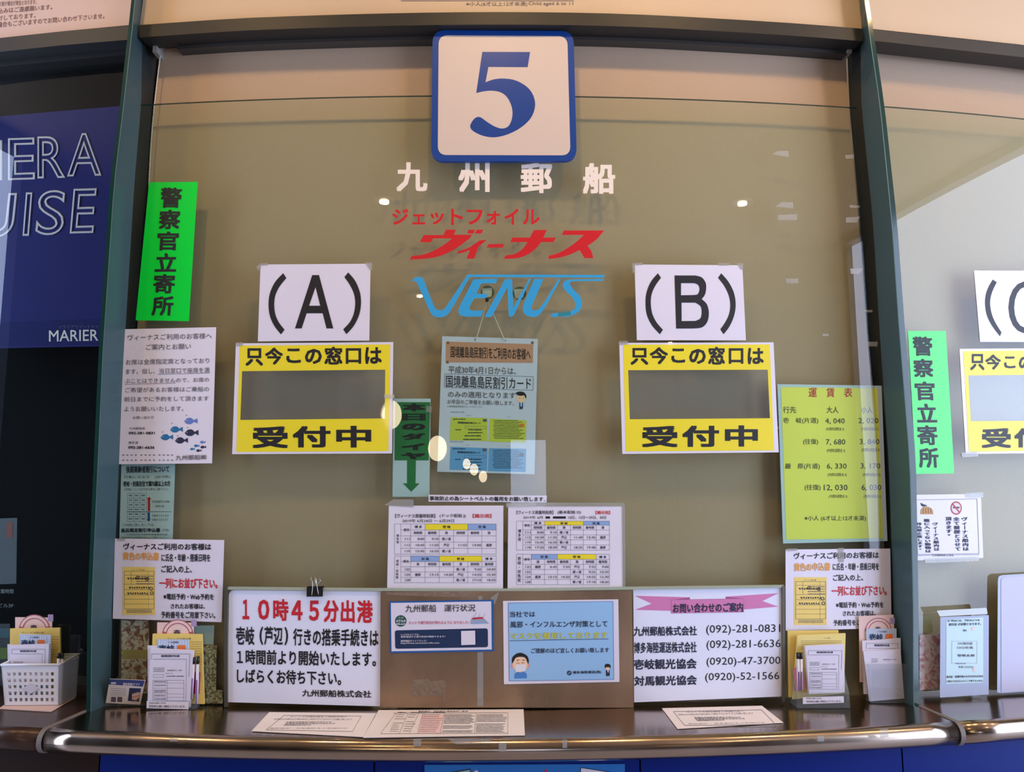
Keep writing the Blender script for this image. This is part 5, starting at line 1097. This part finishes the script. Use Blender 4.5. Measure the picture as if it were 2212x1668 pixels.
pen('dark capped pen in the left acrylic holder, next to the form pad', (419, 1420), (414, 1510), behind(PLh, .0075), PEN); pen('dark capped pen in the left acrylic holder, outermost', (427.5, 1418), (425, 1520), behind(PLh, .0075), PEN)
leaf('pink_tray_card', 'magenta insert behind the pens in the left acrylic holder', vl, [(1815, 672), (1912, 676), (1905, 880), (1790, 885)], behind(PLh, .0135), mat('magenta_plastic', (190, 50, 120), .4), .0015, cat='card')
# small card stand
PC = upright(270, 1526, math.radians(-22))
def cardp(s):
    s.quad([(1048, 738), (1385, 752), (1365, 812), (1040, 790)], mat('slate_blue_print', (54, 70, 128), .5), 'header', 1); s.text('運航情報アプリ', 1175, 772, 1335, 800, PAPERM, .02, dy=6); s.rect(1062, 768, 1110, 786, PAPERM, 'header_mark', 2)
    s.quad([(1238, 824), (1348, 828), (1328, 955), (1222, 948)], NAVY, 'photo', 1); s.poly([(1262, 880), (1320, 862), (1342, 868), (1330, 915), (1300, 945), (1262, 935)], mat('food_tan_print', (200, 160, 130), .6), 'photo_food', 2)
    for k in range(3): s.line(1268, 895 + 16 * k, 1335, 880 + 16 * k, 5, ORANGE if k == 1 else PAPERM, 'photo_food', 2.5)
    for k in range(4): s.blur(1060, 826 + 20 * k, 1205, 834 + 20 * k, LGREY, seed=k)
    for x in (1060, 1120): s.quad([(x + 4, 908), (x + 50, 911), (x + 46, 960), (x, 956)], INKG, 'grey_square', 1)
s = Sheet('app_card', 'small leaflet card with blue header and photo, leaning on its clear stand', 'card', vl, PC)
s.slab([(1048, 738), (1388, 752), (1340, 985), (1010, 968)], COPY, 'paper', .001, nx=1); cardp(s)
p = s.w((1010, 968), -.004); p2 = s.w((1340, 985), -.004); s.add('stand', *boxvf(p[0] - .003, p2[0] + .012, p[1] - .002, p[1] + .03, CT + .001, CT + .006), ACRY)
p3 = s.w((1388, 800), -.004); s.add('stand', *boxvf(p[0] - .003, p2[0] + .012, p[1] + .028, p[1] + .030, CT + .001, float(p3[2]) - .01), ACRY); s.done()

# white basket in the left bay
PBk = upright(70, 1527)
t = Thing('plastic_basket', 'white perforated plastic basket on the left bay counter, holding leaflets', 'basket')
WP = mat('white_plastic', (226, 224, 228), .35, noise=.02)
cz = lambda x, y: PBk.at(x / 4.424, 1300 + y / 4.424)
bl_, br_, tl_, tr_ = cz(45, 962), cz(560, 988), cz(25, 600), cz(575, 618)
yF = PBk.p[1]; x0b, x1b = bl_[0], br_[0]; x0t, x1t = tl_[0], tr_[0]; zb = CT + .004; ztb = tl_[2]; dep = .085
NC, NR = 9, 5
def bp(u, v_, side, out=0.0):     # side wall parametrised: u along, v up
    e = .006 * v_
    if side == 'f': return np.array([(x0b + (x1b - x0b) * u) * (1 - v_) + (x0t + (x1t - x0t) * u) * v_, yF - e - out, zb + (ztb - zb) * v_])
    if side == 'b': return np.array([(x0b + (x1b - x0b) * u) * (1 - v_) + (x0t + (x1t - x0t) * u) * v_, yF + dep + e + out, zb + (ztb - zb + .006) * v_])
    xx = (x1b * (1 - v_) + x1t * v_ + out) if side == 'r' else (x0b * (1 - v_) + x0t * v_ - out)
    return np.array([xx, yF - e + (dep + 2 * e) * u, zb + (ztb - zb) * v_])
def wall(side, nc, nr, holes):
    us = [0.0]; 
    for i in range(nc): us += [(.07 + .86 * (i + .22) / nc), (.07 + .86 * (i + .78) / nc)]
    us.append(1.0); vsx = [0.0]
    for j in range(nr): vsx += [(.05 + .80 * (j + .25) / nr), (.05 + .80 * (j + .78) / nr)]
    vsx.append(1.0); V, Fc = [], []; W_, H_ = len(us), len(vsx); th_ = .0022
    for o in (0, -th_):
        for b_ in vsx:
            for a in us: V.append(bp(a, b_, side, o))
    N = W_ * H_; solid = lambda i, j: 0 <= i < W_ - 1 and 0 <= j < H_ - 1 and not (holes and i % 2 == 1 and j % 2 == 1)
    for j in range(H_ - 1):
        for i in range(W_ - 1):
            if not solid(i, j): continue
            k = j * W_ + i; c = (k, k + 1, k + W_ + 1, k + W_); Fc.append(c); Fc.append(tuple(q + N for q in reversed(c)))
            for (di, dj, a, b_) in ((-1, 0, k + W_, k), (1, 0, k + 1, k + W_ + 1), (0, -1, k, k + 1), (0, 1, k + W_ + 1, k + W_)):
                if not solid(i + di, j + dj): Fc.append((b_, a, a + N, b_ + N))
    t.add({'f': 'front_wall', 'b': 'back_wall', 'r': 'side_wall', 'l': 'side_wall'}[side], V, Fc, WP, sep=True)
wall('f', NC, NR, True); wall('b', NC, NR, True); wall('r', 3, NR, False); wall('l', 3, NR, True)
t.add('floor', *boxvf(x0b, x1b, yF, yF + dep, zb, zb + .002), WP)
rim = [bp(0, 1, 'f'), bp(1, 1, 'f'), bp(1, 1, 'b'), bp(0, 1, 'b'), bp(0, 1, 'f')]
t.add('rim', *tube(rim, .0032, 8), WP, smooth=True)
vc_ = bp(.5, .42, 'f', .0015); dm = [(vc_[0] + a, vc_[1], vc_[2] + b_) for a, b_ in ((-.021, 0), (0, -.014), (.021, 0), (0, .014))]; dm2 = [(a, b_ + .0015, c) for a, b_, c in dm]
t.add('diamond_badge', dm + dm2, [(0, 1, 2, 3), (7, 6, 5, 4), (0, 4, 5, 1), (1, 5, 6, 2), (2, 6, 7, 3), (3, 7, 4, 0)], mat('badge_plastic', (206, 204, 214), .3)); t.done()
s = Sheet('card_mat', 'pinkish cardboard mat under the white basket', 'mat', vl, hz(CT + .0028)); s.slab([(80, 958), (725, 915), (490, 1048), (-10, 1020)], mat('pinkish_card', (206, 176, 164), .7), 'mat', .002, nx=1); s.done()
leaf('pink_leaflet', 'pink leaflet with round arc print, rearmost in the white basket', vl, [(145, 148), (498, 152), (496, 560), (145, 560)], behind(PBk, .078), PINKP, .001, badge_print(330, 272, 150))
leaf('yellow_form_pad', 'yellow form pad in the white basket', vl, [(95, 258), (572, 250), (580, 880), (95, 880)], behind(PBk, .064), YPAD, .006, lambda s: (s.text('ヴィーナス申込書', 210, 288, 420, 304, INKG, 0), [s.blur(500, 330 + 24 * k, 560, 338 + 24 * k, mat('faded_olive_ink', (170, 150, 80), .6), seed=k) for k in range(9)]), cat='form')
leaf('blue_leaflet', 'pale blue striped leaflet with orange patch in the white basket', vl, [(188, 310), (485, 318), (485, 880), (188, 880)], behind(PBk, .048), mat('leaflet_pale_blue', (196, 212, 236), .6), .002, iki_print(190, 315, 265, 100))
leaf('white_form_pad', 'white discount form pad at the front of the white basket', vl, [(90, 418), (468, 405), (450, 800), (110, 800)], behind(PBk, .022), LAV, .008, form_print(92, 405, 455, 900), cat='form')
leaf('white_form', 'loose white form at the left in the white basket', vl, [(70, 408), (100, 404), (110, 800), (80, 800)], behind(PBk, .036), LAV, .001, cat='form')
pen('black capped pen standing in the white basket, left of the pair', (127, 1411), (125, 1480), behind(PBk, .030), PEN); pen('black capped pen standing in the white basket, right of the pair', (134.5, 1412), (133, 1480), behind(PBk, .034), PEN)

# right holder
vr = (1680, 1170, 4.278); PRh = upright(1775, 1531); PQ = upright(1910, 1520)
def stk2(s):
    s.surf = Plane(PRh.p + np.array([0, -.0024, 0]), PRh.n)
    s.slab([(232, 1440), (610, 1430), (612, 1490), (232, 1502)], PAPERM, 'label', .0003, nx=1, lvl=.5); s.text('予約の無い方は', 262, 1442, 405, 1456, INKG, .01, lvl=2); s.text('予約申込書に御記入下さいます。', 262, 1470, 590, 1490, INKG, .01, lvl=2, dy=-6)
holder('clear acrylic leaflet holder at the right of the counter with yellow forms', 0, 0, 0, vr, [(172, 1395), (662, 1365), (662, 1520), (180, 1545)], PRh, .052, .15, stk2)
leaf('yellow_form_pad', 'yellow form pad, the rear one in the right acrylic holder', vr, [(92, 828), (562, 822), (565, 1400), (100, 1440)], behind(PRh, .043), YPAD, .006, cat='form')
leaf('yellow_form_pad', 'yellow form pad with bent top, the front one in the right acrylic holder', vr, [(185, 868), (628, 850), (612, 1400), (140, 1460)], behind(PRh, .030), mat('yellow_form_paper_pale', (232, 214, 132), .6), .006, lambda s: (s.text('ヴィーナス申込書', 425, 888, 486, 898, INKG, .01), [s.blur(215, 915 + 18 * k, 590, 921 + 18 * k, mat('faded_olive_ink', (170, 150, 80), .6), seed=k) for k in range(5)]), cat='form')
leaf('white_form_pad', 'white discount form pad at the front of the right acrylic holder', vr, [(255, 968), (612, 950), (620, 1395), (290, 1412)], behind(PRh, .012), LAV, .010, form_print(262, 965, 615, 1400), cat='form')
leaf('pink_tray_card', 'pinkish insert behind the pens in the right acrylic holder', vr, [(140, 1170), (235, 1165), (262, 1360), (165, 1388)], behind(PRh, .020), mat('rose_plastic', (200, 130, 140), .4), .0015, cat='card')
pen('dark capped pen in the right acrylic holder, left of the pair', (1723.5, 1410), (1725, 1492), behind(PRh, .008), PEN); pen('dark capped pen in the right acrylic holder, right of the pair', (1730.5, 1410), (1730, 1492), behind(PRh, .008), PEN)
# frosted holder
holder('frosted clear holder of white forms beside the right fin', 0, 0, 0, vr, [(842, 1130), (1212, 1102), (1205, 1480), (850, 1490)], PQ, .026, .10, lambda s: None)
leaf('pink_leaflet', 'pink leaflet with round arc print, rearmost in the frosted holder by the right fin', vr, [(750, 690), (1070, 676), (1095, 1300), (758, 1300)], behind(PQ, .0235), PINKP, .001, badge_print(930, 830, 125))
leaf('blue_leaflet', 'pale blue striped leaflet with orange patch in the frosted holder by the right fin', vr, [(820, 808), (1098, 806), (1100, 1300), (822, 1300)], behind(PQ, .0195), mat('leaflet_pale_blue', (196, 212, 236), .6), .003, iki_print(830, 812, 258, 84))
leaf('white_form_pad', 'white discount form pad, the rear one in the frosted holder', vr, [(780, 920), (1137, 895), (1140, 1400), (800, 1410)], behind(PQ, .0115), LAV, .006, form_print(800, 890, 1130, 1400), cat='form')
leaf('white_form_pad', 'curled white forms at the front of the frosted holder', vr, [(790, 1015), (1135, 1000), (1170, 1450), (850, 1478)], behind(PQ, .004), LAV, .006, lambda s: ([s.blur(865, 1082 + 14 * k, 925, 1088 + 14 * k, INKG, seed=k) for k in range(3)], s.text('島民限定割引カード番号', 975, 1085, 1095, 1096, INKG, .01), [s.line(870 + 16 * k, 1180, 875 + 16 * k, 1440, 1.5, LGREY, 'ruled_line') for k in range(17)]), cat='form')
# right bay stand and board
vq = (1940, 1200, 3.5625)
PS = Arc(.035)
s = Sheet('sample_stand', 'blue-grey stand with a pale sample document in the right bay', 'sign stand', vq, PS)
s.slab([(325, 475), (698, 460), (697, 1070), (322, 1095)], mat('grey_blue_card', (168, 180, 204), .5), 'backing', .003, nx=1); s.slab([(372, 495), (655, 478), (655, 980), (368, 990)], mat('pale_aqua_paper', (196, 224, 228), .5), 'paper', .0004, lvl=1, nx=1)
s.text('お 申込には、下記のような', 382, 495, 630, 512, INKN, .02, dy=-6, lvl=3); s.text('割引証 が必要となります。', 392, 522, 640, 542, INKN, .02, dy=-6, lvl=3); s.text('例', 500, 570, 526, 586, INKG, .02, lvl=3); s.text('○○市長', 455, 700, 580, 720, INKG, .01, lvl=3); s.text('○○割引証', 462, 668, 575, 688, INKG, .01, lvl=3); s.text('壱岐太郎', 458, 760, 590, 780, INKG, .02, lvl=3); s.text('平成○年○月', 440, 826, 520, 838, INKG, .01, lvl=3); s.text('市長 ○○○○', 466, 850, 580, 868, INKG, .01, lvl=3)
s.disc(578, 565, 12, PINKP, 'seal', 3); s.disc(590, 878, 14, PINKP, 'seal', 3); s.frame(415, 660, 608, 830, 2, LGREY, lvl=3)
s.text('身分証・各種手帳のみをお忘れの方は', 372, 926, 655, 944, INKN, .02, dy=-6, lvl=3); s.text('ご割引できませんのでご了承下さいませ。', 372, 962, 655, 978, INKN, .02, dy=-6, lvl=3)
s.slab([(298, 425), (680, 403), (690, 450), (322, 470)], mat('frosted_clip_strip', (200, 208, 206), .4), 'clip_strip', .004, lvl=-2, nx=1)
p = s.w((510, 1080), -.012); s.add('foot', *boxvf(p[0] - .045, p[0] + .045, p[1], p[1] + .05, CT + .001, CT + .004), ACRY); s.done()
PW = Arc(.02)
s = Sheet('white_notice_board', 'blank white board with rounded corner at the right edge of the picture', 'notice board', vq, PW)
s.poly(path([[(768, 200), (775, 165), (800, 152)], (1500, 110), (1500, 1010), (790, 1060), (762, 1052)]), mat('blue_white_board_edge', (170, 182, 214), .4), 'backing', -2, thick=.003)
s.poly(path([[(792, 215), (798, 180), (830, 165)], (1500, 125), (1500, 1000), (795, 1055)]), mat('blank_board_lavender', (186, 184, 206), .4), 'board', 0, thick=.001); s.done()
